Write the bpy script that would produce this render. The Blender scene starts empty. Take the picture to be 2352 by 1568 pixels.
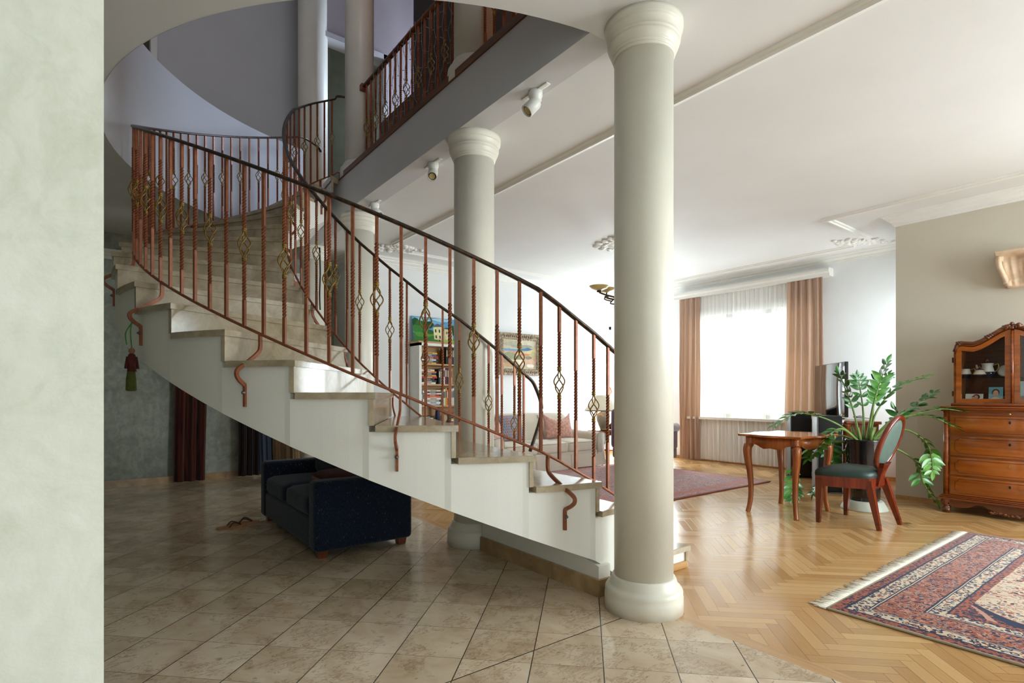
import bpy, bmesh, math, random
from math import sin, cos, pi, radians, atan2, sqrt, hypot
from mathutils import Vector, Matrix
random.seed(7)
SC = bpy.context.scene
COL = SC.collection
# ---------------------------------------------------------------- camera maths
F, HZ, CX, EYE = 1253.0, 905.0, 1176.0, 1.15
YAW = radians(37.34)
CA, SA = cos(YAW), sin(YAW)
def pix(px, py, Y):
    """point of the room seen at pixel px,py at distance Y in front of the camera"""
    X = (px - CX) / F * Y
    return Vector((X*CA + Y*SA, -X*SA + Y*CA, EYE + (HZ - py)*Y/F))
def on_y(px, py, y):
    r = (px - CX) / F
    return pix(px, py, y/(-r*SA + CA))
def on_x(px, py, x):
    r = (px - CX) / F
    return pix(px, py, x/(r*CA + SA))
# ---------------------------------------------------------------- mesh builder
class MB:
    def __init__(s):
        s.v = []; s.f = []; s.m = []; s.sm = []
    def add(s, vs, fs, smooth=False, m=0):
        o = len(s.v)
        s.v += [tuple(v) for v in vs]
        for f in fs:
            s.f.append(tuple(i + o for i in f)); s.m.append(m); s.sm.append(smooth)
        return s
    def box(s, x0, x1, y0, y1, z0, z1, m=0):
        vs = [(x, y, z) for z in (z0, z1) for y in (y0, y1) for x in (x0, x1)]
        return s.add(vs, [(0,2,3,1),(4,5,7,6),(0,1,5,4),(2,6,7,3),(0,4,6,2),(1,3,7,5)], False, m)
    def rbox(s, x0, x1, y0, y1, z0, z1, r=.02, seg=3, m=0, M=None, puff=0.0, cuts=0):
        bm = bmesh.new(); bmesh.ops.create_cube(bm, size=1)
        sx, sy, sz = x1-x0, y1-y0, z1-z0
        bmesh.ops.scale(bm, vec=(sx, sy, sz), verts=bm.verts)
        if cuts: bmesh.ops.subdivide_edges(bm, edges=bm.edges[:], cuts=cuts, use_grid_fill=True)
        if not cuts:
            r = min(r, .49*min(sx, sy, sz))
            bmesh.ops.bevel(bm, geom=bm.edges[:] , offset=r, segments=seg, profile=.5, affect='EDGES')
        if cuts:
            for v in bm.verts:                      # rounded, puffed block
                p = v.co; q = []
                for c, h in ((p.x, sx/2), (p.y, sy/2), (p.z, sz/2)):
                    q.append(c)
                inner = Vector((max(-sx/2+r, min(sx/2-r, p.x)), max(-sy/2+r, min(sy/2-r, p.y)), max(-sz/2+r, min(sz/2-r, p.z))))
                d = p - inner
                if d.length > 1e-9: p = inner + d.normalized()*r
                if puff:
                    k = (1-(2*p.x/sx)**2)*(1-(2*p.y/sy)**2)
                    p.z += puff*max(0, k)*(1 if p.z > 0 else -.3)
                v.co = p
        c = Vector(((x0+x1)/2, (y0+y1)/2, (z0+z1)/2))
        vs = [v.co + c for v in bm.verts]
        if M: vs = [M @ v for v in vs]
        bm.verts.index_update()
        s.add(vs, [[v.index for v in f.verts] for f in bm.faces], True, m); bm.free()
        return s
    def prism(s, poly, h0, h1, fn=None, m=0, smooth=False):
        """polygon (a,b) extruded along c from h0 to h1; fn(a,b,c) -> xyz"""
        fn = fn or (lambda a, b, c: (a, b, c))
        n = len(poly)
        vs = [fn(a, b, h0) for a, b in poly] + [fn(a, b, h1) for a, b in poly]
        fs = [tuple(range(n-1, -1, -1)), tuple(range(n, 2*n))]
        s.add(vs, fs, False, m)
        o = len(s.v) - 2*n
        for i in range(n):
            j = (i+1) % n
            s.f.append((o+i, o+j, o+n+j, o+n+i)); s.m.append(m); s.sm.append(smooth)
        return s
    def lathe(s, prof, cx=0, cy=0, cz=0, n=32, m=0, M=None, cap=True, a0=0, a1=2*pi):
        full = abs(a1-a0-2*pi) < 1e-6
        na = n if full else n+1
        vs = []
        for r, z in prof:
            for i in range(na):
                a = a0 + (a1-a0)*i/n
                v = Vector((cx+r*cos(a), cy+r*sin(a), cz+z))
                vs.append(M @ v if M else v)
        fs = []
        for k in range(len(prof)-1):
            for i in range(n):
                j = (i+1) % na
                fs.append((k*na+i, k*na+j, (k+1)*na+j, (k+1)*na+i))
        s.add(vs, fs, True, m)
        if cap and full:
            o = len(s.v) - len(vs)
            for k in (0, len(prof)-1):
                if prof[k][0] > 1e-4:
                    s.f.append(tuple(o+k*na+i for i in range(na))); s.m.append(m); s.sm.append(False)
        return s
    def tube(s, path, rad, n=8, m=0, cap=True, smooth=True, twist=0.0, section=None, closed=False, up=None):
        P = [Vector(p) for p in path]; L = len(P)
        T = []
        for i in range(L):
            a = P[(i-1) % L if closed else max(0, i-1)]; b = P[(i+1) % L if closed else min(L-1, i+1)]
            d = b - a
            T.append(d.normalized() if d.length > 1e-9 else Vector((0,0,1)))
        if up is not None:
            N = []
            for t in T:
                n1 = Vector(up) - t*Vector(up).dot(t)
                N.append(n1.normalized())
        else:
            n0 = Vector((1,0,0)) if abs(T[0].x) < .8 else Vector((0,1,0))
            n0 = (n0 - T[0]*n0.dot(T[0])).normalized(); N = [n0]
            for i in range(1, L):
                v = N[-1] - T[i]*N[-1].dot(T[i]); N.append(v.normalized() if v.length > 1e-6 else N[-1])
        sec = section or [(cos(2*pi*k/n), sin(2*pi*k/n)) for k in range(n)]
        ns = len(sec); vs = []
        for i in range(L):
            B = T[i].cross(N[i]); r = rad[i] if isinstance(rad, (list, tuple)) else rad
            tw = twist[i] if isinstance(twist, (list, tuple)) else twist*i
            c, d = cos(tw), sin(tw)
            for a, b in sec:
                vs.append(P[i] + N[i]*(r*(a*c-b*d)) + B*(r*(a*d+b*c)))
        fs = []
        for i in range(L if closed else L-1):
            k = (i+1) % L
            for j in range(ns):
                l = (j+1) % ns
                fs.append((i*ns+j, i*ns+l, k*ns+l, k*ns+j))
        s.add(vs, fs, smooth, m)
        if cap and not closed:
            o = len(s.v)-len(vs)
            s.f += [tuple(o+j for j in range(ns-1,-1,-1)), tuple(o+(L-1)*ns+j for j in range(ns))]
            s.m += [m, m]; s.sm += [False, False]
        return s
    def grid(s, fn, nu, nv, m=0, smooth=True, closeu=False):
        vs = [fn(i/(nu if closeu else nu), j/nv) for j in range(nv+1) for i in range(nu if closeu else nu+1)]
        w = nu if closeu else nu+1
        fs = []
        for j in range(nv):
            for i in range(nu):
                k = (i+1) % w if closeu else i+1
                fs.append((j*w+i, j*w+k, (j+1)*w+k, (j+1)*w+i))
        return s.add(vs, fs, smooth, m)
    def sphere(s, c, r, n=16, k=10, m=0, sc=(1,1,1), M=None):
        prof = [(max(1e-5, r*sin(pi*i/k)), -r*cos(pi*i/k)) for i in range(k+1)]
        Mx = Matrix.Translation(Vector(c)) @ (M or Matrix()) @ Matrix.Diagonal((*sc, 1))
        return s.lathe(prof, n=n, m=m, M=Mx, cap=False)
    def build(s, name, mat, parent=None, origin=None, flip=True, keepnormals=False):
        o = Vector(origin) if origin is not None else (parent_loc(parent) if parent else Vector((0,0,0)))
        me = bpy.data.meshes.new(name)
        me.from_pydata([(x-o.x, y-o.y, z-o.z) for x, y, z in s.v], [], s.f)
        for p, mi, sm in zip(me.polygons, s.m, s.sm):
            p.material_index = mi; p.use_smooth = sm
        mats = mat if isinstance(mat, (list, tuple)) else [mat]
        for k in mats: me.materials.append(k)
        if not keepnormals:
            bm = bmesh.new(); bm.from_mesh(me)
            bmesh.ops.remove_doubles(bm, verts=bm.verts, dist=1e-6)
            bmesh.ops.recalc_face_normals(bm, faces=bm.faces)
            bm.to_mesh(me); bm.free()
        me.update()
        ob = bpy.data.objects.new(name, me); COL.objects.link(ob)
        if parent is not None: ob.parent = parent
        else: ob.location = o
        return ob
LOC = {}
def parent_loc(p):
    while p is not None:
        if p.name in LOC: return LOC[p.name]
        p = p.parent
    return Vector((0,0,0))
def tag(o, label, cat, group=None):
    o['label'] = label; o['category'] = cat
    if group: o['group'] = group
    return o
def thing(name, label, cat, loc=(0,0,0), rotz=0.0, group=None, local=False, rot=None):
    o = bpy.data.objects.new(name, None); COL.objects.link(o)
    o.empty_display_size = .1
    o.location = loc; o.rotation_euler = rot or (0, 0, rotz)
    LOC[o.name] = Vector((0,0,0)) if (local or rotz or rot) else Vector(loc)
    return tag(o, label, cat, group)
def single(mb, name, mat, label, cat, origin, group=None):
    return tag(mb.build(name, mat, origin=origin), label, cat, group)
def struct(mb, name, mat, parent=None):
    o = mb.build(name, mat, parent)
    if parent is None: o['kind'] = 'structure'
    return o
def dup(root, label=None, group=None, loc=None, rotz=None):
    r = root.copy(); COL.objects.link(r)
    LOC[r.name] = LOC.get(root.name, Vector((0,0,0)))
    if loc is not None: r.location = loc
    if rotz is not None: r.rotation_euler = (0,0,rotz)
    if label: r['label'] = label
    if group: r['group'] = group
    for ch in list(root.children):
        c = ch.copy(); COL.objects.link(c); c.parent = r
        for g in list(ch.children):
            d = g.copy(); COL.objects.link(d); d.parent = c
    return r
def lerp(a, b, t): return a + (b-a)*t
def interp(x, T):
    """piecewise linear through sorted (x,y) pairs, extrapolating"""
    if T[0][0] > T[-1][0]: T = T[::-1]
    k = 0
    while k < len(T)-2 and x > T[k+1][0]: k += 1
    (a, p), (b, q) = T[k], T[k+1]
    return p + (q-p)*(x-a)/(b-a)
def smooth_path(pts, n=6):
    P = [Vector(p) for p in pts]; out = []
    for i in range(len(P)-1):
        a = P[max(0, i-1)]; b = P[i]; c = P[i+1]; d = P[min(len(P)-1, i+2)]
        for k in range(n):
            t = k/n
            out.append(.5*((2*b) + (c-a)*t + (2*a-5*b+4*c-d)*t*t + (3*b-a-3*c+d)*t**3))
    out.append(P[-1]); return out
# ---------------------------------------------------------------- materials
def srgb(r, g, b):
    f = lambda c: (c/12.92 if c <= .04045 else ((c+.055)/1.055)**2.4)
    return (f(r/255), f(g/255), f(b/255), 1)
class NT:
    def __init__(s, name):
        s.mat = bpy.data.materials.new(name); s.mat.use_nodes = True
        s.t = s.mat.node_tree; s.n = s.t.nodes; s.l = s.t.links
        s.n.clear()
        s.out = s.n.new('ShaderNodeOutputMaterial')
    def node(s, typ, **kw):
        n = s.n.new(typ)
        for k, v in kw.items(): setattr(n, k, v)
        return n
    def link(s, a, b): s.l.new(a, b)
    def put(s, sock, v):
        if hasattr(v, 'is_output') or isinstance(v, bpy.types.NodeSocket): s.l.new(v, sock)
        elif v is not None: sock.default_value = v
    def math(s, op, a, b=None, c=None, clamp=False):
        n = s.node('ShaderNodeMath', operation=op, use_clamp=clamp)
        s.put(n.inputs[0], a)
        if b is not None: s.put(n.inputs[1], b)
        if c is not None: s.put(n.inputs[2], c)
        return n.outputs[0]
    def coord(s, kind='Object'):
        return s.node('ShaderNodeTexCoord').outputs[kind]
    def pos(s):
        return s.node('ShaderNodeNewGeometry').outputs['Position']
    def xyz(s, vec):
        n = s.node('ShaderNodeSeparateXYZ'); s.link(vec, n.inputs[0]); return n.outputs
    def comb(s, x=0., y=0., z=0.):
        n = s.node('ShaderNodeCombineXYZ')
        for i, v in enumerate((x, y, z)): s.put(n.inputs[i], v)
        return n.outputs[0]
    def mapping(s, vec, scale=(1,1,1), rot=(0,0,0), loc=(0,0,0)):
        n = s.node('ShaderNodeMapping'); s.link(vec, n.inputs[0])
        n.inputs['Scale'].default_value = scale; n.inputs['Rotation'].default_value = rot; n.inputs['Location'].default_value = loc
        return n.outputs[0]
    def noise(s, vec, scale=5., detail=4., rough=.55, dist=0., out='Fac'):
        n = s.node('ShaderNodeTexNoise'); s.put(n.inputs['Vector'], vec)
        n.inputs['Scale'].default_value = scale; n.inputs['Detail'].default_value = detail
        n.inputs['Roughness'].default_value = rough; n.inputs['Distortion'].default_value = dist
        return n.outputs[out]
    def voronoi(s, vec, scale=5., feature='F1', out='Distance', rand=1.):
        n = s.node('ShaderNodeTexVoronoi', feature=feature); s.put(n.inputs['Vector'], vec)
        n.inputs['Scale'].default_value = scale; n.inputs['Randomness'].default_value = rand
        return n.outputs[out]
    def white(s, vec, out='Value'):
        n = s.node('ShaderNodeTexWhiteNoise', noise_dimensions='3D'); s.put(n.inputs['Vector'], vec); return n.outputs[out]
    def ramp(s, fac, stops, interp='LINEAR'):
        n = s.node('ShaderNodeValToRGB'); s.put(n.inputs[0], fac)
        cr = n.color_ramp; cr.interpolation = interp
        while len(cr.elements) < len(stops): cr.elements.new(.5)
        for e, (p, c) in zip(cr.elements, stops): e.position = p; e.color = c
        return n.outputs[0]
    def mix(s, fac, a, b, mode='MIX'):
        n = s.node('ShaderNodeMix', data_type='RGBA', blend_type=mode)
        s.put(n.inputs[0], fac); s.put(n.inputs[6], a); s.put(n.inputs[7], b)
        return n.outputs[2]
    def bump(s, h, strength=.3, dist=.002):
        n = s.node('ShaderNodeBump'); n.inputs['Strength'].default_value = strength; n.inputs['Distance'].default_value = dist
        s.put(n.inputs['Height'], h); return n.outputs[0]
    def bsdf(s, color, rough=.5, metal=0., spec=.5, normal=None, coat=0., trans=0., sheen=0., emit=None, estr=0., crough=.05):
        n = s.node('ShaderNodeBsdfPrincipled')
        s.put(n.inputs['Base Color'], color); s.put(n.inputs['Roughness'], rough); s.put(n.inputs['Metallic'], metal)
        n.inputs['Specular IOR Level'].default_value = spec
        n.inputs['Coat Weight'].default_value = coat; n.inputs['Coat Roughness'].default_value = crough
        n.inputs['Transmission Weight'].default_value = trans
        n.inputs['Sheen Weight'].default_value = sheen
        if normal is not None: s.link(normal, n.inputs['Normal'])
        if emit is not None:
            s.put(n.inputs['Emission Color'], emit); n.inputs['Emission Strength'].default_value = estr
        return n.outputs[0]
    def done(s, sh):
        s.link(sh, s.out.inputs[0]); return s.mat
def plain(name, col, rough=.5, metal=0., spec=.5, var=.06, vs=6., coat=0., bump=0., bs=40., sheen=0.):
    t = NT(name); p = t.coord()
    nz = t.noise(p, vs, 4)
    c2 = tuple(max(0, c*(1-var*2)) for c in col[:3]) + (1,)
    c3 = tuple(min(1, c*(1+var)) for c in col[:3]) + (1,)
    c = t.ramp(nz, [(.3, c2), (.7, c3)])
    nm = t.bump(t.noise(p, bs, 3), bump, .003) if bump else None
    return t.done(t.bsdf(c, rough, metal, spec, nm, coat, sheen=sheen))
def wood(name, dark, light, axis=0, scale=1., rough=.3, coat=.3, band=14., spec=.5, sp='Object'):
    t = NT(name); p = t.coord(sp)
    sc = [band, band, band]; sc[axis] = band*.07
    q = t.mapping(p, tuple(k*scale for k in sc))
    n1 = t.noise(q, 1., 6, .6, 1.2)
    n2 = t.noise(t.mapping(p, tuple(k*scale*4 for k in sc)), 1., 3, .6)
    n3 = t.noise(p, 2.5*scale, 2)
    m = t.math('ADD', t.math('MULTIPLY', n1, .7), t.math('ADD', t.math('MULTIPLY', n2, .2), t.math('MULTIPLY', n3, .25)))
    c = t.ramp(m, [(.38, dark), (.75, light)])
    return t.done(t.bsdf(c, rough, 0, spec, None, coat))
M = {}
def make_mats():
    def paint(name, col, var=.03, vs=1.2, bump=.12, rough=.62, bs=90):
        return plain(name, col, rough, 0, .3, var, vs, 0, bump, bs)
    M['white_wall'] = paint('white_wall_paint', srgb(234,235,236))
    M['white_ceiling'] = paint('white_ceiling_paint', srgb(226,226,225), .02)
    M['gallery'] = paint('pale_gallery_paint', srgb(208,207,208), .02)
    M['mauve'] = paint('mauve_grey_paint', srgb(176,166,168), .05)
    M['plaster_white'] = plain('gloss_white_column_paint', srgb(228,223,209), .38, 0, .45, .03, 3., 0, .05, 60)
    M['stringer'] = paint('white_stringer_paint', srgb(240,238,230), .02)
    M['cab_wall'] = paint('warm_grey_wall_paint', srgb(205,198,181), .02)
    M['trim_white'] = plain('white_trim_gloss', srgb(236,234,229), .4, 0, .4, .02)
    # mottled greenish lime plaster
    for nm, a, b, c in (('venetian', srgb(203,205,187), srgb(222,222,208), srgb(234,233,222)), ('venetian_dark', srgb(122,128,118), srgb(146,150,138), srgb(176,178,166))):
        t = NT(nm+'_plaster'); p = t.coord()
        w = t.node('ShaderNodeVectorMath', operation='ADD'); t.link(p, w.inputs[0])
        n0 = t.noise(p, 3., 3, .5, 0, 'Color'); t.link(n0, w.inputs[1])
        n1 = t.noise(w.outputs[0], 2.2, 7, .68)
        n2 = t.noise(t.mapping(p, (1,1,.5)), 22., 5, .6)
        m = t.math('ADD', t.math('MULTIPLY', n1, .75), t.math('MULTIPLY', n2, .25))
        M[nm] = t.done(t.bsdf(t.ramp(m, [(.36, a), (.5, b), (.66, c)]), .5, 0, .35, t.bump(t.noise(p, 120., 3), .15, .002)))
    # ---- marble floor tiles laid diagonally
    def marble_col(t, p, seed=None):
        if seed is not None:
            w = t.node('ShaderNodeVectorMath', operation='ADD'); t.link(p, w.inputs[0])
            sc = t.node('ShaderNodeVectorMath', operation='SCALE'); t.link(seed, sc.inputs[0]); sc.inputs['Scale'].default_value = 9.
            t.link(sc.outputs[0], w.inputs[1]); p = w.outputs[0]
        n1 = t.noise(t.mapping(p, (1.6, 1., 1.), (0,0,.8)), 3.2, 8, .62, .7)
        base = t.ramp(n1, [(.3, srgb(196,172,143)), (.5, srgb(220,200,174)), (.72, srgb(234,219,196))])
        n2 = t.noise(t.mapping(p, (1,2.2,1), (0,0,.6)), 9., 8, .7, 1.4)
        vein = t.math('ABSOLUTE', t.math('SUBTRACT', n2, .5))
        v2 = t.math('MULTIPLY', t.math('SUBTRACT', 1., t.math('MULTIPLY', vein, 34., clamp=True)), t.math('GREATER_THAN', t.noise(p, 5., 3), .50))
        col = t.mix(t.math('MULTIPLY', v2, .62), base, srgb(132,90,62))
        n3 = t.noise(t.mapping(p, (1,2.6,1), (0,0,.7)), 16., 4, .6)
        sp = t.math('GREATER_THAN', n3, .67)
        return t.mix(t.math('MULTIPLY', sp, .55), col, srgb(128,96,66))
    t = NT('diagonal_marble_tiles'); p = t.pos(); X, Y, Z = t.xyz(p)
    s2 = 1/sqrt(2); T = .304
    P = t.math('DIVIDE', t.math('SUBTRACT', t.math('MULTIPLY', t.math('SUBTRACT', X, Y), s2), .0757), T)
    Q = t.math('DIVIDE', t.math('SUBTRACT', t.math('MULTIPLY', t.math('ADD', X, Y), s2), 2.628), T)
    def edge(t, v, w):
        f = t.math('FRACT', v); d = t.math('MINIMUM', f, t.math('SUBTRACT', 1., f))
        return t.math('LESS_THAN', d, w)
    g1 = edge(t, P, .0024/T); g2 = edge(t, Q, .0013/T)
    iu = t.math('LESS_THAN', t.math('ABSOLUTE', t.math('SUBTRACT', Y, 1.888)), .0032)
    up = t.math('GREATER_THAN', Y, 1.888)
    idv = t.comb(t.math('FLOOR', P), t.math('FLOOR', Q), up)
    wc = t.white(idv, 'Color'); wv = t.white(idv)
    col = marble_col(t, p, wc)
    col = t.mix(1., col, t.ramp(wv, [(0, (.80,.78,.75,1)), (1, (1,1,1,1))]), 'MULTIPLY')
    g = t.math('MAXIMUM', t.math('MAXIMUM', g1, t.math('MULTIPLY', g2, .75)), iu)
    col = t.mix(g, col, srgb(66,52,38))
    M['tiles'] = t.done(t.bsdf(col, t.math('ADD', t.math('MULTIPLY', t.noise(p, 8., 3), .1), .09), 0, .5, t.bump(t.math('SUBTRACT', 1., g), .35, .002)))
    t = NT('polished_cream_marble'); p = t.coord()
    n1 = t.noise(p, 7., 8, .65, .6)
    c = t.ramp(n1, [(.3, srgb(152,135,108)), (.5, srgb(176,160,133)), (.72, srgb(194,180,155))])
    n2 = t.noise(p, 22., 6, .7, 1.)
    vein = t.math('SUBTRACT', 1., t.math('MULTIPLY', t.math('ABSOLUTE', t.math('SUBTRACT', n2, .5)), 40., clamp=True))
    c = t.mix(t.math('MULTIPLY', vein, .3), c, srgb(158,128,98))
    M['marble'] = t.done(t.bsdf(c, .13, 0, .5))
    t = NT('brown_marble_skirting'); p = t.coord()
    n1 = t.noise(p, 6., 8, .65, .8)
    c = t.ramp(n1, [(.3, srgb(150,122,88)), (.55, srgb(182,152,112)), (.75, srgb(198,172,134))])
    M['marble_brown'] = t.done(t.bsdf(c, .2, 0, .5))
    # ---- herringbone oak
    t = NT('herringbone_oak'); p = t.pos(); X, Y, Z = t.xyz(p)
    W, NN = .064, 6.
    P = t.math('DIVIDE', t.math('MULTIPLY', t.math('SUBTRACT', X, Y), s2), W)
    Q = t.math('DIVIDE', t.math('MULTIPLY', t.math('ADD', X, Y), s2), W)
    I = t.math('FLOOR', P); J = t.math('FLOOR', Q)
    fp = t.math('SUBTRACT', P, I); fq = t.math('SUBTRACT', Q, J)
    m_ = t.math('FLOORED_MODULO', t.math('SUBTRACT', I, J), 2*NN)
    hor = t.math('LESS_THAN', m_, NN - .5)
    ver = t.math('SUBTRACT', 1., hor)
    def sel(a, b):   # a when horizontal else b
        return t.math('ADD', t.math('MULTIPLY', hor, a), t.math('MULTIPLY', ver, b))
    offv = t.math('SUBTRACT', 2*NN-1, m_)
    along = sel(t.math('ADD', m_, fp), t.math('ADD', offv, fq))
    across = sel(fq, fp)
    ida = sel(t.math('SUBTRACT', I, m_), I); idb = sel(J, t.math('ADD', t.math('SUBTRACT', J, offv), .5))
    idv = t.comb(ida, idb, hor)
    d = t.math('MINIMUM', t.math('MINIMUM', across, t.math('SUBTRACT', 1., across)), t.math('MINIMUM', along, t.math('SUBTRACT', NN, along)))
    gap = t.math('LESS_THAN', d, .016)
    wv = t.white(idv); wc = t.white(idv, 'Color')
    gv = t.node('ShaderNodeVectorMath', operation='ADD')
    t.link(t.comb(t.math('MULTIPLY', along, .35), t.math('MULTIPLY', across, 6.), 0.), gv.inputs[0])
    sc = t.node('ShaderNodeVectorMath', operation='SCALE'); t.link(wc, sc.inputs[0]); sc.inputs['Scale'].default_value = 40.
    t.link(sc.outputs[0], gv.inputs[1])
    g = t.noise(gv.outputs[0], 1.3, 5, .65, .3)
    c = t.ramp(t.math('ADD', t.math('MULTIPLY', wv, .55), t.math('MULTIPLY', g, .5)), [(.1, srgb(166,122,76)), (.5, srgb(188,146,95)), (.95, srgb(206,168,116))])
    c = t.mix(t.math('MULTIPLY', gap, .75), c, srgb(70,44,22))
    bd = t.math('LESS_THAN', X, 2.445)
    c = t.mix(bd, c, t.ramp(t.noise(t.mapping(p, (30,2,1)), 1., 4), [(.3, srgb(170,128,84)), (.7, srgb(200,160,112))]))
    r = t.math('ADD', t.math('MULTIPLY', t.noise(p, 3., 4), .10), t.math('ADD', .13, t.math('MULTIPLY', wv, .06)))
    h = t.math('ADD', t.math('MULTIPLY', t.math('SUBTRACT', 1., gap), 1.), t.math('MULTIPLY', wv, .25))
    M['parquet'] = t.done(t.bsdf(c, r, 0, .5, t.bump(h, .18, .002)))
    # ---- metals
    M['copper'] = plain('red_brown_iron_paint', srgb(150,88,58), .42, .3, .5, .14, 30., 0, .15, 60)
    t = NT('dark_hammered_handrail'); p = t.coord()
    c = t.ramp(t.noise(p, 26., 5), [(.35, srgb(44,36,30)), (.6, srgb(78,58,44)), (.75, srgb(112,66,46))])
    M['rail'] = t.done(t.bsdf(c, .36, .4, .5, t.bump(t.noise(p, 55., 2), .4, .004)))
    M['gold'] = plain('antique_gold_paint', srgb(150,116,52), .38, .55, .5, .2, 40.)
    M['steel'] = plain('steel_bolt', srgb(120,110,104), .35, .8)
    M['bronze'] = plain('dark_bronze', srgb(74,54,32), .35, .7, .5, .2, 30.)
    M['amber'] = plain('amber_glass', srgb(206,184,120), .25, 0, .5, .1)
    M['plastic_white'] = plain('white_fitting_enamel', srgb(228,226,220), .35, 0, .45, .01)
    M['black'] = plain('black_lacquer', srgb(18,18,19), .3, 0, .5, .05)
    M['black_matt'] = plain('black_matt_vinyl', srgb(26,27,29), .55, 0, .4, .08)
    M['screen'] = plain('glossy_dark_screen', srgb(12,13,15), .06, 0, .9, .02)
    M['grey_cloth_front'] = plain('grey_speaker_side', srgb(112,114,118), .4, 0, .5, .04)
    # ---- woods
    M['oak_rail'] = wood('oak_edge_board', srgb(74,40,16), srgb(128,78,38), 1, 1., .45, .1)
    M['cherry'] = wood('cherry_veneer', srgb(120,58,22), srgb(182,104,48), 2, 1., .28, .35)
    M['cherry_top'] = wood('cherry_table_top', srgb(128,60,24), srgb(192,112,56), 0, 1., .14, .7)
    M['walnut'] = wood('walnut_burl_veneer', srgb(96,40,8), srgb(186,102,28), 1, .8, .2, .6, 9.)
    M['walnut_edge'] = wood('walnut_moulding', srgb(88,34,8), srgb(160,80,24), 1, 1., .24, .5)
    M['carved'] = wood('carved_dark_walnut', srgb(60,26,10), srgb(120,62,26), 1, 1.5, .35, .3)
    M['mahogany'] = wood('red_mahogany', srgb(66,18,8), srgb(136,48,22), 2, 1., .22, .5)
    t = NT('knotty_pine_boards'); p = t.coord(); X, Y, Z = t.xyz(p)
    n = t.noise(t.mapping(p, (9,9,.8)), 1., 5, .6, 1.)
    c = t.ramp(n, [(.3, srgb(168,92,34)), (.7, srgb(222,146,70))])
    c = t.mix(t.math('GREATER_THAN', t.noise(t.mapping(p, (7,7,5)), 1., 1), .72), c, srgb(90,40,14))
    sm = t.math('LESS_THAN', t.math('FRACT', t.math('MULTIPLY', Y, 8.)), .05)
    c = t.mix(sm, c, srgb(60,28,10))
    M['pine'] = t.done(t.bsdf(c, .4))
    M['brown_panel'] = wood('dark_brown_panel', srgb(52,36,26), srgb(76,55,40), 1, .6, .6, 0)
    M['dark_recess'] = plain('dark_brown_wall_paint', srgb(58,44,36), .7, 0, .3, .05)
    M['oak_light'] = wood('light_oak_shelf', srgb(168,120,70), srgb(206,160,104), 0, 1., .45, .1)
    M['foot_wood'] = wood('reddish_sofa_foot', srgb(92,40,20), srgb(140,70,40), 2, 1., .35, .3)
    # ---- fabrics
    def fabric(name, a, b, sc=260., rough=.9, sheen=.2, bump=.4):
        t = NT(name); p = t.coord()
        n = t.noise(p, sc, 2, .6); m = t.noise(p, 4., 3)
        c = t.ramp(t.math('ADD', t.math('MULTIPLY', n, .7), t.math('MULTIPLY', m, .3)), [(.35, a), (.65, b)])
        return t.done(t.bsdf(c, rough, 0, .2, t.bump(n, bump, .002), sheen=sheen))
    M['cream_fabric'] = fabric('cream_linen', srgb(196,184,166), srgb(226,216,202))
    M['cream_piping'] = fabric('grey_cream_piping', srgb(166,154,138), srgb(186,174,158))
    t = NT('navy_flecked_chenille'); p = t.coord()
    n = t.noise(t.mapping(p, (1,1,.35)), 150., 2, .6)
    c = t.ramp(n, [(.3, srgb(14,20,32)), (.6, srgb(28,40,60)), (.74, srgb(42,56,78))])
    fl = t.math('GREATER_THAN', t.noise(t.mapping(p, (1,1,.22)), 150., 1), .715)
    c = t.mix(t.math('MULTIPLY', fl, .8), c, srgb(140,112,80))
    M['navy'] = t.done(t.bsdf(c, .9, 0, .2, t.bump(n, .5, .003), sheen=.15))
    M['leather'] = plain('dark_green_leather', srgb(38,56,52), .4, 0, .45, .1, 8., 0, .12, 180)
    M['leather_back'] = plain('grey_green_leather', srgb(92,114,106), .45, 0, .4, .05, 20., 0, .12, 180)
    M['pink_fabric'] = fabric('dusty_pink_brocade', srgb(176,122,108), srgb(216,172,156), 30., .7, .3, .2)
    M['plum'] = fabric('plum_velvet', srgb(62,24,42), srgb(110,64,86), 60., .7, .6, .2)
    t = NT('mustard_corduroy'); p = t.coord(); X, Y, Z = t.xyz(p)
    s = t.math('SINE', t.math('MULTIPLY', Y, 420.))
    M['mustard'] = t.done(t.bsdf(t.ramp(t.math('ADD', .5, t.math('MULTIPLY', s, .5)), [(.1, srgb(120,76,20)), (.8, srgb(190,136,50))]), .8, 0, .2, t.bump(s, .5, .004), sheen=.3))
    # grey cushion with little orange triangles
    t = NT('triangle_print_cotton'); p = t.coord(); X, Y, Z = t.xyz(p)
    u = t.math('MULTIPLY', X, 28.); v = t.math('MULTIPLY', Z, 24.)
    row = t.math('FLOOR', v); u = t.math('ADD', u, t.math('MULTIPLY', t.math('FLOORED_MODULO', row, 2.), .5))
    fu = t.math('ABSOLUTE', t.math('SUBTRACT', t.math('FRACT', u), .5)); fv = t.math('FRACT', v)
    tri = t.math('LESS_THAN', fu, t.math('MULTIPLY', t.math('SUBTRACT', 1., fv), .42))
    tri = t.math('MULTIPLY', tri, t.math('LESS_THAN', fv, .8))
    wv = t.white(t.comb(t.math('FLOOR', u), row, 0.))
    tc = t.ramp(wv, [(0, srgb(184,84,52)), (.45, srgb(184,84,52)), (.5, srgb(110,122,140)), (1, srgb(232,232,232))], 'CONSTANT')
    M['triangles'] = t.done(t.bsdf(t.mix(tri, srgb(142,148,160), tc), .85, 0, .2, sheen=.2))
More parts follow.
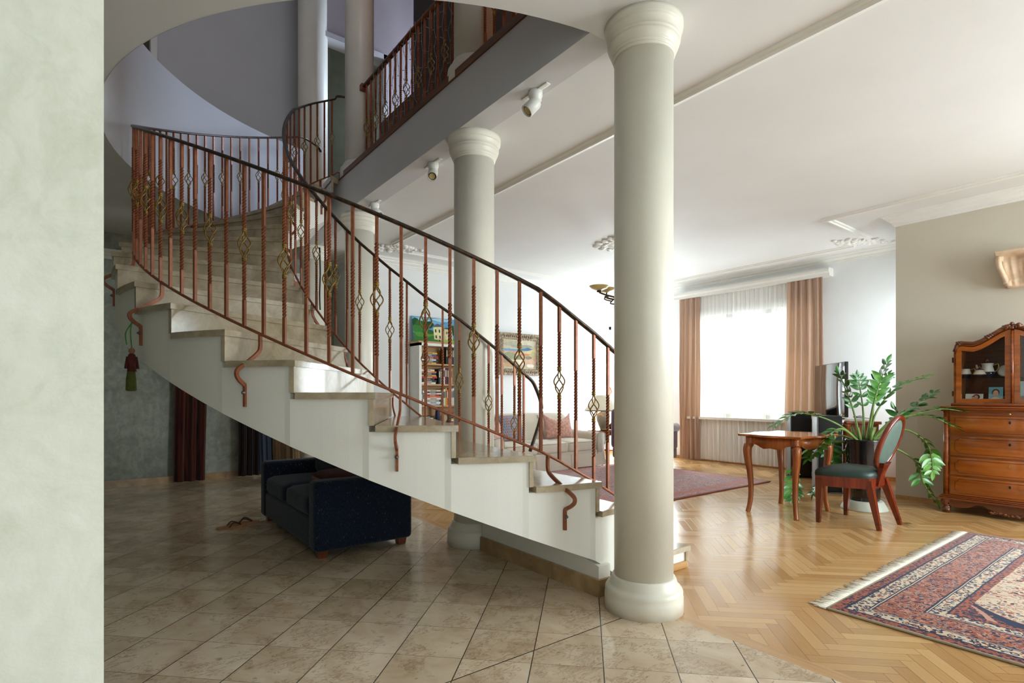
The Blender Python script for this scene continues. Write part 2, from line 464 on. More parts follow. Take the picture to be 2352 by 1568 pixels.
    # drapes: satin taupe, a little light comes through
    def drape(name, col, tr, trcol, transp=0.):
        t = NT(name); p = t.coord()
        c = t.mix(.35, col, t.ramp(t.noise(t.mapping(p, (1,1,.15)), 30., 3), [(.3, tuple(k*.8 for k in col[:3])+(1,)), (.7, col)]))
        b = t.bsdf(c, .55, 0, .35, sheen=.3)
        tl = t.node('ShaderNodeBsdfTranslucent'); t.put(tl.inputs[0], trcol)
        m = t.node('ShaderNodeMixShader'); m.inputs[0].default_value = tr
        t.link(b, m.inputs[1]); t.link(tl.outputs[0], m.inputs[2]); sh = m.outputs[0]
        if transp:
            tp = t.node('ShaderNodeBsdfTransparent'); m2 = t.node('ShaderNodeMixShader'); m2.inputs[0].default_value = transp
            t.link(sh, m2.inputs[1]); t.link(tp.outputs[0], m2.inputs[2]); sh = m2.outputs[0]
        return t.done(sh)
    M['taupe'] = drape('taupe_satin', srgb(178,150,134), .2, srgb(232,184,142))
    M['sheer'] = drape('white_sheer_voile', srgb(252,250,246), .22, srgb(252,249,242), .22)
    def stripes(name, cols, sc, rough=.85):
        t = NT(name); p = t.coord('UV') if False else t.coord(); X, Y, Z = t.xyz(p)
        n = t.noise(t.mapping(p, (1,1,.08)), sc, 2)
        st = [(i/len(cols)*.55+.22, c) for i, c in enumerate(cols)]
        return t.done(t.bsdf(t.ramp(n, st), rough, 0, .2, sheen=.2))
    M['red_stripe'] = stripes('rust_and_black_striped_cloth', [srgb(18,8,6), srgb(46,18,10), srgb(70,32,14), srgb(74,16,10), srgb(26,12,8)], 16.)
    M['dark_curtain'] = stripes('dark_brown_cloth', [srgb(24,16,14), srgb(44,28,24), srgb(34,22,22)], 9.)
    M['blue_curtain'] = stripes('slate_blue_cloth', [srgb(44,52,70), srgb(72,80,100)], 9.)
    M['sand_curtain'] = stripes('sand_cloth', [srgb(118,96,70), srgb(162,136,104)], 9.)
    # glass: thin pane, mostly see-through with a clear reflection
    def glass(name, tint=(.96,.98,.97,1), refl=1.):
        t = NT(name)
        tp = t.node('ShaderNodeBsdfTransparent'); t.put(tp.inputs[0], tint)
        gl = t.node('ShaderNodeBsdfGlossy'); gl.inputs['Roughness'].default_value = .02
        fr = t.node('ShaderNodeFresnel'); fr.inputs[0].default_value = 1.5
        bf = t.node('ShaderNodeNewGeometry').outputs['Backfacing']
        m = t.node('ShaderNodeMixShader'); t.link(t.math('MULTIPLY', t.math('MULTIPLY', fr.outputs[0], refl), t.math('SUBTRACT', 1., bf)), m.inputs[0])
        t.link(tp.outputs[0], m.inputs[1]); t.link(gl.outputs[0], m.inputs[2])
        return t.done(m.outputs[0])
    M['glass'] = glass('window_glass'); M['cab_glass'] = glass('cabinet_glass', (.93,.93,.92,1), 1.3)
    M['glass_shelf'] = glass('green_glass_shelf', (.55,.7,.62,1))
    # plant
    t = NT('waxy_green_leaf'); p = t.coord()
    ob = t.node('ShaderNodeObjectInfo').outputs['Random']
    n = t.noise(p, 16., 3)
    c = t.ramp(t.math('ADD', t.math('MULTIPLY', n, .7), t.math('MULTIPLY', ob, .3)), [(.25, srgb(28,82,28)), (.5, srgb(60,126,46)), (.85, srgb(120,174,80))])
    M['leaf'] = t.done(t.bsdf(c, .25, 0, .5))
    M['stem'] = plain('green_stem', srgb(112,140,70), .45, 0, .4, .15, 9.)
    M['soil'] = plain('brown_bark_soil', srgb(74,52,36), .95, 0, .2, .3, 40., 0, .8, 50)
    t = NT('black_streaked_glaze'); p = t.coord()
    n = t.noise(t.mapping(p, (1,1,.12)), 34., 4, .6)
    M['glaze'] = t.done(t.bsdf(t.ramp(n, [(.4, srgb(16,13,14)), (.62, srgb(34,28,29)), (.72, srgb(88,76,78))]), .14, 0, .6))
    M['stone_plinth'] = plain('pale_green_plinth', srgb(186,190,176), .5)
    # ceramics
    M['porcelain'] = plain('white_porcelain', srgb(232,230,224), .15, 0, .5, .01)
    M['cobalt'] = plain('cobalt_glaze', srgb(20,22,52), .12, 0, .6, .02)
    M['gilt'] = plain('gilding', srgb(200,160,80), .25, .8)
    t = NT('marbled_lamp_glaze'); p = t.coord(); n = t.noise(p, 7., 3, .5, 1.6)
    M['lamp_glaze'] = t.done(t.bsdf(t.ramp(n, [(.5, srgb(150,144,128)), (.56, srgb(160,154,138)), (.6, srgb(206,150,80)), (.66, srgb(216,170,106)), (.7, srgb(158,150,134))]), .2))
    M['lampshade'] = plain('cream_lampshade', srgb(236,226,204), .8, 0, .2, .02)
    t = NT('carved_cream_stucco'); p = t.coord()
    M['stucco'] = t.done(t.bsdf(t.ramp(t.noise(p, 9., 5), [(.3, srgb(196,166,136)), (.7, srgb(228,204,176))]), .6, 0, .3, t.bump(t.noise(p, 50., 3), .2, .003)))
    M['frame_gold'] = None
    t = NT('carved_antique_frame'); p = t.coord()
    n = t.voronoi(p, 34.); n2 = t.noise(p, 26., 5)
    c = t.ramp(n2, [(.3, srgb(116,98,78)), (.55, srgb(166,148,124)), (.75, srgb(204,190,168))])
    M['frame_gold'] = t.done(t.bsdf(c, .55, .1, .4, t.bump(t.math('ADD', n, n2), .9, .012)))
    M['terracotta'] = plain('terracotta_figure', srgb(196,120,70), .6)
    M['paper'] = plain('white_paper', srgb(226,224,218), .7, 0, .3, .01)
    M['rope'] = plain('pale_wire', srgb(150,140,130), .6)
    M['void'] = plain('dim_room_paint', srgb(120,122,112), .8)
make_mats()
# ---------------------------------------------------------------- setting
ZC = 3.128                     # ceiling of the ground floor
ZF = 3.528                     # floor of the gallery
CX0, CY0 = 2.665, 4.714        # axis of the round stairwell
R_OPEN = 2.65
VB = 2.15                      # face of the straight slab edge
def polar(r, deg): return (CX0 + r*cos(radians(deg)), CY0 + r*sin(radians(deg)))
XW, XR, YB, YH = 8.4, 7.09, 7.4, 8.3     # window wall, cabinet wall, back wall, hall end wall
XL, YN = -2.2, -3.0                      # far left wall, wall behind the camera
YSTEP = 2.24
struct(MB().box(XL, 2.365, YN, YH, -.1, 0), 'floor', M['tiles'])
struct(MB().box(2.365, XW, YN, YB, -.1, 0).box(2.365, 2.9, YB, YH, -.1, 0), 'floor.001', M['parquet'])
# ceiling slab with the D shaped stairwell cut out of it
th = math.degrees(math.acos((VB-CX0)/R_OPEN))         # angle where the straight edge meets the circle
dpoly = [polar(R_OPEN, th + (360-2*th)*i/72) for i in range(73)]
dpoly += [(VB, lerp(dpoly[-1][1], dpoly[0][1], i/24)) for i in range(1, 24)]
def holed(mb, z, x0, x1, y0, y1, m=0):
    c = (1.0, CY0); n = len(dpoly); outer = []
    for x, y in dpoly:
        dx, dy = x-c[0], y-c[1]; ts = []
        if dx: ts += [t for t in ((x0-c[0])/dx, (x1-c[0])/dx) if t > 0]
        if dy: ts += [t for t in ((y0-c[1])/dy, (y1-c[1])/dy) if t > 0]
        t = min(ts); outer.append((c[0]+dx*t, c[1]+dy*t))
    vs = [(x, y, z) for x, y in dpoly] + [(x, y, z) for x, y in outer]; fs = []
    corners = [(x0,y0),(x1,y0),(x1,y1),(x0,y1)]
    def side(p):
        e = 1e-6
        return {k for k, q in enumerate((abs(p[1]-y0)<e, abs(p[0]-x1)<e, abs(p[1]-y1)<e, abs(p[0]-x0)<e)) if q}
    for i in range(n):
        j = (i+1) % n
        f = [i, j, n+j, n+i]
        if not (side(outer[i]) & side(outer[j])):
            k = {frozenset((3,0)): 0, frozenset((0,1)): 1, frozenset((1,2)): 2, frozenset((2,3)): 3}
            key = frozenset((min(side(outer[i])), min(side(outer[j]))))
            if key in k:
                vs.append((*corners[k[key]], z)); f = [i, j, n+j, len(vs)-1, n+i]
        fs.append(tuple(f))
    mb.add(vs, fs, False, m)
X0, X1, Y0, Y1 = XL-.2, XW+.4, YN-.2, YH+.4
mb = MB(); holed(mb, ZC, X0, X1, Y0, Y1, 0)
struct(mb, 'ceiling', M['white_ceiling'])
mb = MB(); holed(mb, ZF, X0, X1, Y0, Y1, 0)
struct(mb, 'floor.002', M['oak_light'])
# rounded well wall with its raised curb, and the straight slab face
mb = MB(); npt = 72; R2 = R_OPEN + .1
ZT = 4.34
a0, a1 = th, 360-th
angs = [lerp(a0, a1, i/npt) for i in range(npt+1)]
ins, top, out = [], [], []
for a in angs:
    d = a if a > 0 else a+360
    z = ZT
    ins.append((*polar(R_OPEN, a), z)); out.append((*polar(R2, a), z))
vs = []
for a, i_, o_ in zip(angs, ins, out):
    vs += [(*polar(R_OPEN, a), ZC-.001), i_, o_, (o_[0], o_[1], ZF)]
fs = []
for k in range(npt):
    b = 4*k
    for q in range(3): fs.append((b+q, b+q+1, b+q+5, b+q+4))
mb.add(vs, fs, True, 0)
ob = struct(mb, 'wall_stairwell', M['gallery'])
mb = MB()
mb.box(VB, VB+.2, dpoly[72][1], dpoly[0][1], ZC-.0005, ZF-.006)
struct(mb, 'wall_slab_edge', M['gallery'])
struct(MB().box(VB-.012, VB+.16, 2.05, 5.985, ZF-.004, ZF+.05), 'trim_1', M['oak_rail'])
# walls (each a slab with real thickness)
def wall_x(x0, x1, y0, y1, z0, z1, holes=()):
    """wall slab spanning y with rectangular holes (ya,yb,za,zb)"""
    mb = MB(); ys = sorted({y0, y1, *[h[0] for h in holes], *[h[1] for h in holes]})
    for a, b in zip(ys, ys[1:]):
        hs = [h for h in holes if h[0] < (a+b)/2 < h[1]]
        if not hs: mb.box(x0, x1, a, b, z0, z1)
        else:
            mb.box(x0, x1, a, b, z0, hs[0][2]); mb.box(x0, x1, a, b, hs[0][3], z1)
    return mb
def wall_y(y0, y1, x0, x1, z0, z1, holes=()):
    mb = MB(); xs = sorted({x0, x1, *[h[0] for h in holes], *[h[1] for h in holes]})
    for a, b in zip(xs, xs[1:]):
        hs = [h for h in holes if h[0] < (a+b)/2 < h[1]]
        if not hs: mb.box(a, b, y0, y1, z0, z1)
        else:
            mb.box(a, b, y0, y1, z0, hs[0][2]); mb.box(a, b, y0, y1, hs[0][3], z1)
    return mb
WIN1 = (3.72, 5.78, .76, 2.50)        # big window, along y
WIN2 = (7.80, 8.22, .95, 2.50)        # small window of the back wall, along x
WIN3 = (4.7, 6.9, .5, 2.6)            # parlour windows behind the camera
WIN5 = (6.15, 7.2, .08, 2.5)          # door opening added to light the corner, hidden by the front column
WIN6 = (7.45, 8.25, .7, 2.5)          # unseen window added to brighten the recess, in the return wall
WIN7 = (-2.6, -.3, .5, 2.6)           # parlour window right of the viewer
WIN4 = (-1.7, 1.5, .2, 2.6)           # glazed hall front behind the camera
struct(wall_x(XW, XW+.3, YSTEP-.15, YB+.3, 0, ZC, [WIN1, WIN5]), 'wall_window', M['white_wall'])
struct(wall_y(YB, YB+.3, 2.9, XW, 0, ZC, [WIN2]).box(2.9, 3.05, YB+.3, YH, 0, ZC), 'wall_back', M['white_wall'])
struct(wall_x(XR, XR+.25, YN, YSTEP, 0, ZC, [WIN7]), 'wall_right', M['cab_wall'])
struct(wall_y(YSTEP-.15, YSTEP, XR+.25, XW, 0, ZC, [WIN6]), 'wall_recess', M['white_wall'])
struct(wall_y(YN-.3, YN, XL, XR+.25, 0, ZC, [WIN4, WIN3]), 'wall_near', M['white_wall'])
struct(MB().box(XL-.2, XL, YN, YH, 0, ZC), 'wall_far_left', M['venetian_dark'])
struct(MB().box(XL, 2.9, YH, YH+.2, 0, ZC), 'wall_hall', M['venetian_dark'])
struct(MB().box(-1.9, .014, 1.5, 1.78, 0, ZC), 'wall_left', M['venetian'])
# baseboards
struct(MB().box(XL, 2.9, YH-.018, YH, 0, .09), 'baseboard_hall', M['marble_brown'])
struct(MB().box(XR-.015, XR, YN, YSTEP, 0, .035).box(XW-.015, XW, YSTEP, YB, 0, .05).box(2.9, XW, YB-.015, YB, 0, .06), 'baseboard_right', M['oak_light'])
# cornices: stepped moulding swept along the walls
CORN = [(0,0),(.0,-.115),(.012,-.115),(.014,-.098),(.028,-.095),(.03,-.075),(.052,-.06),(.066,-.05),(.07,-.034),(.092,-.022),(.098,-.006),(.118,-.004),(.12,0)]
def cornice(path, side):
    """path of (x,y); section offset to the given side"""
    mb = MB(); n = len(path); rows = []
    for i, (x, y) in enumerate(path):
        ds = []
        if i: ds.append(Vector((x-path[i-1][0], y-path[i-1][1])).normalized())
        if i < n-1: ds.append(Vector((path[i+1][0]-x, path[i+1][1]-y)).normalized())
        ns = [Vector((-d.y, d.x))*side for d in ds]
        nn = ns[0] if len(ns) == 1 else (ns[0]+ns[1])/(1+ns[0].dot(ns[1]))
        rows.append([(x+nn.x*a, y+nn.y*a, ZC+b) for a, b in CORN])
    k = len(CORN); vs = [p for r in rows for p in r]; fs = []
    for i in range(n-1):
        for j in range(k-1): fs.append((i*k+j, i*k+j+1, (i+1)*k+j+1, (i+1)*k+j))
    mb.add(vs, fs); mb.f.append(tuple(range(k))); mb.m.append(0); mb.sm.append(False)
    mb.f.append(tuple(range((n-1)*k, n*k))); mb.m.append(0); mb.sm.append(False)
    return mb
struct(cornice([(2.9, YH), (2.9, YB), (XW, YB), (XW, YSTEP), (XR, YSTEP), (XR, YN)], -1), 'trim_2', M['trim_white'])
# hall cornice sits lower, on the end wall under the gallery
mb = MB()
for a, b in ((0,.11),(.03,.075),(.055,.04)): mb.box(XL, 2.9, YH-.03-a*1.2, YH, 2.80+.11-b, 2.91)
struct(mb, 'trim_3', M['trim_white'])
# panel moulding on the parlour ceiling
SEC = [(-.045,0),(-.04,-.012),(-.022,-.014),(-.018,-.03),(.012,-.034),(.018,-.018),(.038,-.014),(.045,0)]
def moulding(pts):
    mb = MB()
    for (xa, ya), (xb, yb) in zip(pts, pts[1:]):
        d = Vector((xb-xa, yb-ya)).normalized(); s = Vector((-d.y, d.x))
        vs = [(x+s.x*a, y+s.y*a, ZC+b) for x, y in ((xa,ya),(xb,yb)) for a, b in SEC]
        k = len(SEC)
        mb.add(vs, [(j, j+1, k+j+1, k+j) for j in range(k-1)] + [tuple(range(k)), tuple(range(k, 2*k))])
    return mb
struct(moulding([(3.1, YN+.3), (3.1, 6.62)]).add([],[]), 'trim_4', M['trim_white'])
struct(moulding([(3.35, 6.9), (7.75, 6.9)]), 'trim_5', M['trim_white'])
struct(moulding([(8.0, 6.65), (8.0, 3.0)]), 'trim_6', M['trim_white'])
struct(moulding([(7.75, 2.74), (6.55, 2.74)]), 'trim_7', M['trim_white'])
struct(moulding([(6.55, 2.785), (6.55, YN+.3)]), 'trim_8', M['trim_white'])
# plaster ornaments
def ornament(cx, cy, R, n, seed):
    rnd = random.Random(seed); mb = MB()
    Mx = lambda x, y, z, a: Matrix.Translation((x, y, z)) @ Matrix.Rotation(a, 4, 'Z')
    for k in range(n):
        a = 2*pi*k/n
        for q, rr in enumerate((.35, .58, .8, .97)):
            r = R*rr*(1 + (.10*cos(a*4) if rr > .7 else 0)); s = R*.11*(1.2-.35*rr)
            mb.sphere((cx+r*cos(a+q*.2), cy+r*sin(a+q*.2), ZC-.012), s, 8, 6, sc=(1.5,.8,.6), M=Matrix.Rotation(a+(1 if q % 2 else -1)*.7, 4, 'Z'))
    mb.lathe([(R*.93, 0), (R*.9, -.012), (R*.7, -.02), (R*.66, -.03), (R*.45, -.022), (R*.3, -.04), (.02, -.05)], cx, cy, ZC, 32, cap=False)
    return mb
single(ornament(5.55, CY0, .42, 20, 3), 'ceiling_rose', M['trim_white'], 'large white plaster rose on the parlour ceiling above the chandelier', 'ceiling rose', (5.55, CY0, ZC))
def corner_ornament(cx, cy, dx, dy, seed):
    rnd = random.Random(seed); mb = MB()
    for k in range(46):
        t = k/45; a = rnd.uniform(-.16, .16); b = rnd.uniform(-.1, .1)
        x = cx + dx*(.36*(t-.5)) + a; y = cy + dy*(.36*(.5-t)) + a*.6*dx*dy*0 + b
        mb.sphere((x, y, ZC-.008), rnd.uniform(.02, .045), 8, 5, sc=(1.3,.9,.75), M=Matrix.Rotation(rnd.uniform(0,3), 4, 'Z'))
    for k in range(14):
        a = k/14*2*pi
        mb.sphere((cx+.1*cos(a), cy+.1*sin(a), ZC-.01), .03, 8, 5, sc=(1.2,.7,.8), M=Matrix.Rotation(a, 4, 'Z'))
    mb.lathe([(.12, 0), (.1, -.02), (.05, -.028), (.01, -.035)], cx, cy, ZC, 18, cap=False)
    return mb
single(corner_ornament(3.22, 6.78, 1, 1, 5), 'corner_ornament', M['trim_white'], 'white plaster scroll ornament on the ceiling corner near the bookcase', 'ornament', (3.22, 6.78, ZC))
single(corner_ornament(7.87, 2.86, 1, 1, 6), 'corner_ornament', M['trim_white'], 'white plaster scroll ornament on the ceiling corner near the window wall recess', 'ornament', (7.87, 2.86, ZC))
# ---------------------------------------------------------------- windows
def window(name, fixed, along, span, z0, z1, mull, depth, sign):
    """frame + panes; along 'x' or 'y'"""
    def bx(mb, a0, a1, b0, b1, z0, z1):
        return mb.box(b0, b1, a0, a1, z0, z1) if along == 'y' else mb.box(a0, a1, b0, b1, z0, z1)
    a, b = span; d0, d1 = fixed + sign*.10, fixed + sign*.16
    d0, d1 = min(d0, d1), max(d0, d1); w = .06
    mb = MB()
    bx(mb, a, b, d0, d1, z0, z0+w); bx(mb, a, b, d0, d1, z1-w, z1)
    bx(mb, a, a+w, d0, d1, z0, z1); bx(mb, b-w, b, d0, d1, z0, z1)
    for m_ in mull: bx(mb, m_-.05, m_+.05, d0, d1, z0, z1)
    fr = mb.build(name, M['trim_white']); fr['kind'] = 'structure'
    edges = [a] + list(mull) + [b]
    for p, q in zip(edges, edges[1:]):
        g = MB(); bx(g, p+.05, q-.05, (d0+d1)/2-.004, (d0+d1)/2+.004, z0+.05, z1-.05)
        g.build('window_pane', M['glass'], parent=fr)
    s = MB(); bx(s, a-.05, b+.05, fixed-sign*.10, fixed+sign*.10, z0-.04, z0)
    s.build('window_sill', M['trim_white'], parent=fr)
    return fr
window('window_1', XW, 'y', WIN1[:2], WIN1[2], WIN1[3], (4.42, 5.1), .3, 1)
window('window_2', YB, 'x', WIN2[:2], WIN2[2], WIN2[3], (), .3, 1)
window('window_3', YN, 'x', WIN3[:2], WIN3[2], WIN3[3], (5.8,), .3, -1)
window('added_window_5', XW, 'y', WIN5[:2], WIN5[2], WIN5[3], (), .3, 1)
window('added_window_6', YSTEP, 'x', WIN6[:2], WIN6[2], WIN6[3], (), .15, -1)
window('window_7', XR, 'y', WIN7[:2], WIN7[2], WIN7[3], (-1.45,), .25, 1)
window('window_4', YN, 'x', WIN4[:2], WIN4[2], WIN4[3], (-.6, .5), .3, -1)
# ---------------------------------------------------------------- columns
CB = [(.2076,0),(.2076,.078),(.204,.088),(.2055,.098),(.203,.114),(.195,.126),(.184,.131),(.182,.14),(.176,.15),(.172,.166),(.168,.172),(.166,.178),(.157,.18)]
CT = [(.157,-.182),(.163,-.178),(.165,-.171),(.161,-.166),(.168,-.163),(.171,-.156),(.168,-.150),(.173,-.147),(.178,-.138),(.186,-.120),(.190,-.108),(.186,-.104),(.193,-.100),(.194,-.092),(.188,-.088),(.190,-.07),(.197,-.052),(.199,-.048),(.205,-.046),(.2065,-.038),(.2076,-.02),(.2076,0)]
def column(y, label, z0=0., z1=ZC, x=2.34, rs=1.0, cap=True):
    t = thing('column', label, 'column', (x, y, z0), group=None)
    MB().lathe([(r*rs, z) for r, z in CB], x, y, z0, 48).build('column_base', M['plaster_white'], t)
    MB().lathe([(.156*rs, z0+.175), (.156*rs, z1-(.178 if cap else 0))], x, y, 0, 48).build('column_shaft', M['plaster_white'], t)
    if cap: MB().lathe([(r*rs, z) for r, z in CT], x, y, z1, 48).build('column_capital', M['plaster_white'], t)
    return t
column(1.912, 'big white column in front, at the foot of the stairs', x=2.352)
column(3.554, 'white ground floor column standing inside the turn of the stairs, beside the framed landscape')
column(5.875, 'white ground floor column left of the bookcase, half hidden by the stairs')
column(7.517, 'farthest white ground floor column, seen through the inner stair railing')
ZU = 7.4
column(3.554, 'white gallery column with its base on the oak edge, right of the string lights', ZF, ZU, rs=1.0, cap=False)
column(5.875, 'white gallery column where the oak handrail ends, over the landing', ZF, ZU, cap=False)
column(7.517, 'thick bluish white gallery column behind the top of the stairs', ZF, ZU, rs=1.22, cap=False)
# ---------------------------------------------------------------- upstairs shell
ZUP = 7.4
struct(wall_y(YB, YB+.2, 2.46, 8.6, ZF, ZUP, [(2.46, 3.36, ZF, 6.05)]), 'wall_gallery_back', M['mauve'])
struct(MB().box(.63, 2.5, 8.4, 8.55, ZF, ZUP), 'wall_gallery_left', M['gallery'])
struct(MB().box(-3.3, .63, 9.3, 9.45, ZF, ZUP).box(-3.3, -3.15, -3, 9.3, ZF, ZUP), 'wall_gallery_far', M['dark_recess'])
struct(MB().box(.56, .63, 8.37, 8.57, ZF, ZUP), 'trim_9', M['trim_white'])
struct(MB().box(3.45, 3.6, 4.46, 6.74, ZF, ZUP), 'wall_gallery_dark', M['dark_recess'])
struct(MB().box(3.45, 3.6, .5, 4.46, ZF, ZUP), 'wall_gallery_pine', M['pine'])
struct(MB().box(2.9, 3.0, 3.9, 6.56, ZF, 4.62), 'wall_gallery_low', M['brown_panel'])
struct(MB().box(-3.3, 8.6, -3.2, 9.5, ZUP, ZUP+.1), 'ceiling_gallery', M['white_ceiling'])
struct(wall_y(-3.2, -3.05, -3.2, 8.6, ZF, ZUP, [(-1.5, 2.2, 4.2, 6.6)]), 'wall_gallery_near', M['white_wall'])
struct(MB().box(8.5, 8.6, -3.1, 9.4, ZF, ZUP), 'wall_gallery_right', M['white_wall'])
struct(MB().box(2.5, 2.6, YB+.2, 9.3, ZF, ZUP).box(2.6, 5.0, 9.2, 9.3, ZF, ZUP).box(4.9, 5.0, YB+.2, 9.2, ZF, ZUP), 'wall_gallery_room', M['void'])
struct(MB().box(3.55, 3.6, YB+.6, 9.2, ZF, 5.0), 'wall_gallery_room_pine', M['pine'])
struct(MB().box(3.30, 3.36, YB-.03, YB+.2, ZF, 6.05).box(2.46, 3.36, YB-.03, YB+.2, 5.98, 6.05), 'door_1', M['gallery'])
struct(wall_x(4.85, 5.0, 6.74, YB, ZF, ZUP, [(6.80, 7.34, 4.3, 6.4)]), 'wall_gallery_corridor', M['white_wall'])
window('window_8', 4.80, 'y', (6.80, 7.34), 4.3, 6.4, (), .1, 1)
# ---------------------------------------------------------------- staircase
RIS = .1692
def zk(k): return 1.159 + RIS*(k-7)
NS = 21
RO, RI = 2.58, 1.372
Y_OUT, Y_IN = 2.17, CY0-RI
# bottom rail heights read along the two curves (angle, z)
OUT_Z = [(-105.7, .829), (-260, .829+.01773*154.3)]
IN_Z = [(-88, .36), (-112.6, .80), (-122.9, .965), (-133.6, 1.176), (-143.4, 1.383), (-152.4, 1.595), (-160.9, 1.802), (-169.8, 2.009), (-178.6, 2.215), (-190, 2.49), (-203, 2.80), (-215.6, 3.09), (-223.1, 3.213), (-231.5, 3.355), (-246, 3.58)]
def inv(z, T):
    return interp(z, [(b, a) for a, b in T])
# nosing parameters: outer / inner points for k = 1..21
def o_ang(k): return -126.4 - 9.4*(k-7)
def i_ang(k): return inv(zk(k), IN_Z)
OUTER_X = {1: 3.153, 2: 2.85, 3: 2.545}
def outer(k, off=0.):
    """point on the outer edge at (fractional) step k; off moves it out"""
    if k >= 4: return polar(RO+off, o_ang(k))
    a = OUTER_X.get(int(k)); b = OUTER_X.get(int(k)+1)
    p4 = polar(RO, o_ang(4))[0]
    b = p4 if b is None else b
    return (lerp(a, b, k-int(k)), Y_OUT-off)
INNER_X = {1: 3.08, 2: 2.81}
def inner(k, off=0.):
    """inner edge; off moves it into the well"""
    if k >= 3:
        k0 = int(k); a = i_ang(k0); b = i_ang(k0+1)
        return polar(RI-off, lerp(a, b, k-k0))
    a = INNER_X[int(k)]; b = INNER_X.get(int(k)+1) or polar(RI, i_ang(3))[0]
    y3 = polar(RI, i_ang(3))[1]
    y = Y_IN if k < 2 else lerp(Y_IN, y3, k-2)
    return (lerp(a, b, k-int(k)), y+off)
stair = thing('staircase', 'curved marble staircase with white sides rising to the gallery', 'staircase', (CX0, CY0, 0))
# white body: sides, soffit, step cores
mb = MB(); SUB = 6
def soff(k): return max(0.0, 1.159 + RIS*(k-7) - .465)
def nose_back(k):
    """unit vector pointing up the flight, square to nosing k"""
    a = Vector(outer(k if k < 21 else 20.9999)); b = Vector(inner(k if k < 21 else 20.9999))
    d = (b-a).normalized(); n = Vector((-d.y, d.x))
    f = Vector(outer(k-.4)) - a if k > 1 else Vector((1, 0))
    return -n if n.dot(f) > 0 else n
for k in range(1, NS):
    rows = []
    for s in range(SUB+1):
        kk = k + s/SUB
        q = min(kk, 20.9999)
        o = Vector(outer(q, -.022)); i = Vector(inner(q, -.012))
        if s == 0: o += nose_back(k)*.037; i += nose_back(k)*.037
        if s == SUB and k < 20: o += nose_back(k+1)*.0372; i += nose_back(k+1)*.0372
        zt = zk(k)-.034; zb = min(soff(kk + (.089 if s == 0 or (s == SUB and k < 20) else 0)), zt-.02)
        rows.append([(*o, zt), (*o, zb), (*i, zb), (*i, zt)])
    vs = [p for r in rows for p in r]; fs = []
    for s in range(SUB):
        b = 4*s
        for c in range(4):
            fs.append((b+c, b+(c+1) % 4, b+4+(c+1) % 4, b+4+c))
    mb.add(vs, fs[:], False)
    o0 = len(mb.v)-len(vs)
    for e in (0, SUB*4):
        mb.f.append(tuple(o0+e+c for c in range(4))); mb.m.append(0); mb.sm.append(False)
mb.build('stringer', M['stringer'], stair)
# supporting wall under the flight, with brown marble skirting
mb = MB().prism([(2.168,0),(2.168,.168),(2.3,.20),(3.345,.262),(3.345,0)], 2.275, 2.37, lambda a, b, c: (c, a, b))
mb.build('support_wall', M['stringer'], stair)
mb = MB().box(2.258, 2.275, 2.151, 3.345, 0, .098).box(2.275, 2.36, 2.151, 2.168, 0, .098)
mb.build('skirting', M['marble_brown'], stair)
# risers then treads
for k in range(1, NS+1):
    a, b = outer(k, -.012), inner(k, -.004) if k < 21 else inner(20.999, -.004)
    a = Vector(a); b = Vector(b)
    d = (b-a).normalized(); nrm = Vector((-d.y, d.x))
    fwd = Vector(outer(max(1, k-.4))) - a if k > 1 else Vector((1, 0))
    if nrm.dot(fwd) < 0: nrm = -nrm
    poly = [a - nrm*.012, b - nrm*.012, b - nrm*.036, a - nrm*.036]
    z0 = zk(k-1) if k > 1 else 0.
    MB().prism([(p.x, p.y) for p in poly], z0-.002, zk(k)-.034).build('riser', M['marble'], stair)
for k in range(1, NS):
    oo = [outer(k + s/5) if k+s/5 < 21 else outer(21) for s in range(6)]
    ii = [inner(k + s/5) if k+s/5 < 21 else inner(20.9999) for s in range(6)]
    a, b = Vector(oo[-1]), Vector(ii[-1])
    # run the tread back under the next riser
    poly = [Vector(p) for p in oo] + [Vector(p) for p in ii[::-1]]
    n = len(poly)
    z1 = zk(k); z0 = z1-.034
    mb = MB().prism([(p.x, p.y) for p in poly], z0, z1-.004)
    cen = sum((p for p in poly), Vector((0,0)))/n
    top = [p + (cen-p).normalized()*.004 for p in poly]
    vs = [(p.x, p.y, z1-.004) for p in poly] + [(p.x, p.y, z1) for p in top]
    mb.add(vs, [(i, (i+1) % n, n+(i+1) % n, n+i) for i in range(n)] + [tuple(range(n, 2*n))])
    mb.build('tread', M['marble'], stair)
MB().rbox(2.42, 3.125, 2.172, 2.192, 0, .045, .006, 2).build('wood_trim', M['oak_light'], stair)
# landing slab piece from the last nosing to the gallery edge
oo = outer(21); ii = inner(20.9999)
poly = [(oo[0], oo[1]), (ii[0], ii[1]), (VB-.014, 5.985), (VB-.014, 7.3)]
MB().prism(poly, ZF-.05, ZF+.012).build('landing', M['marble'], stair)
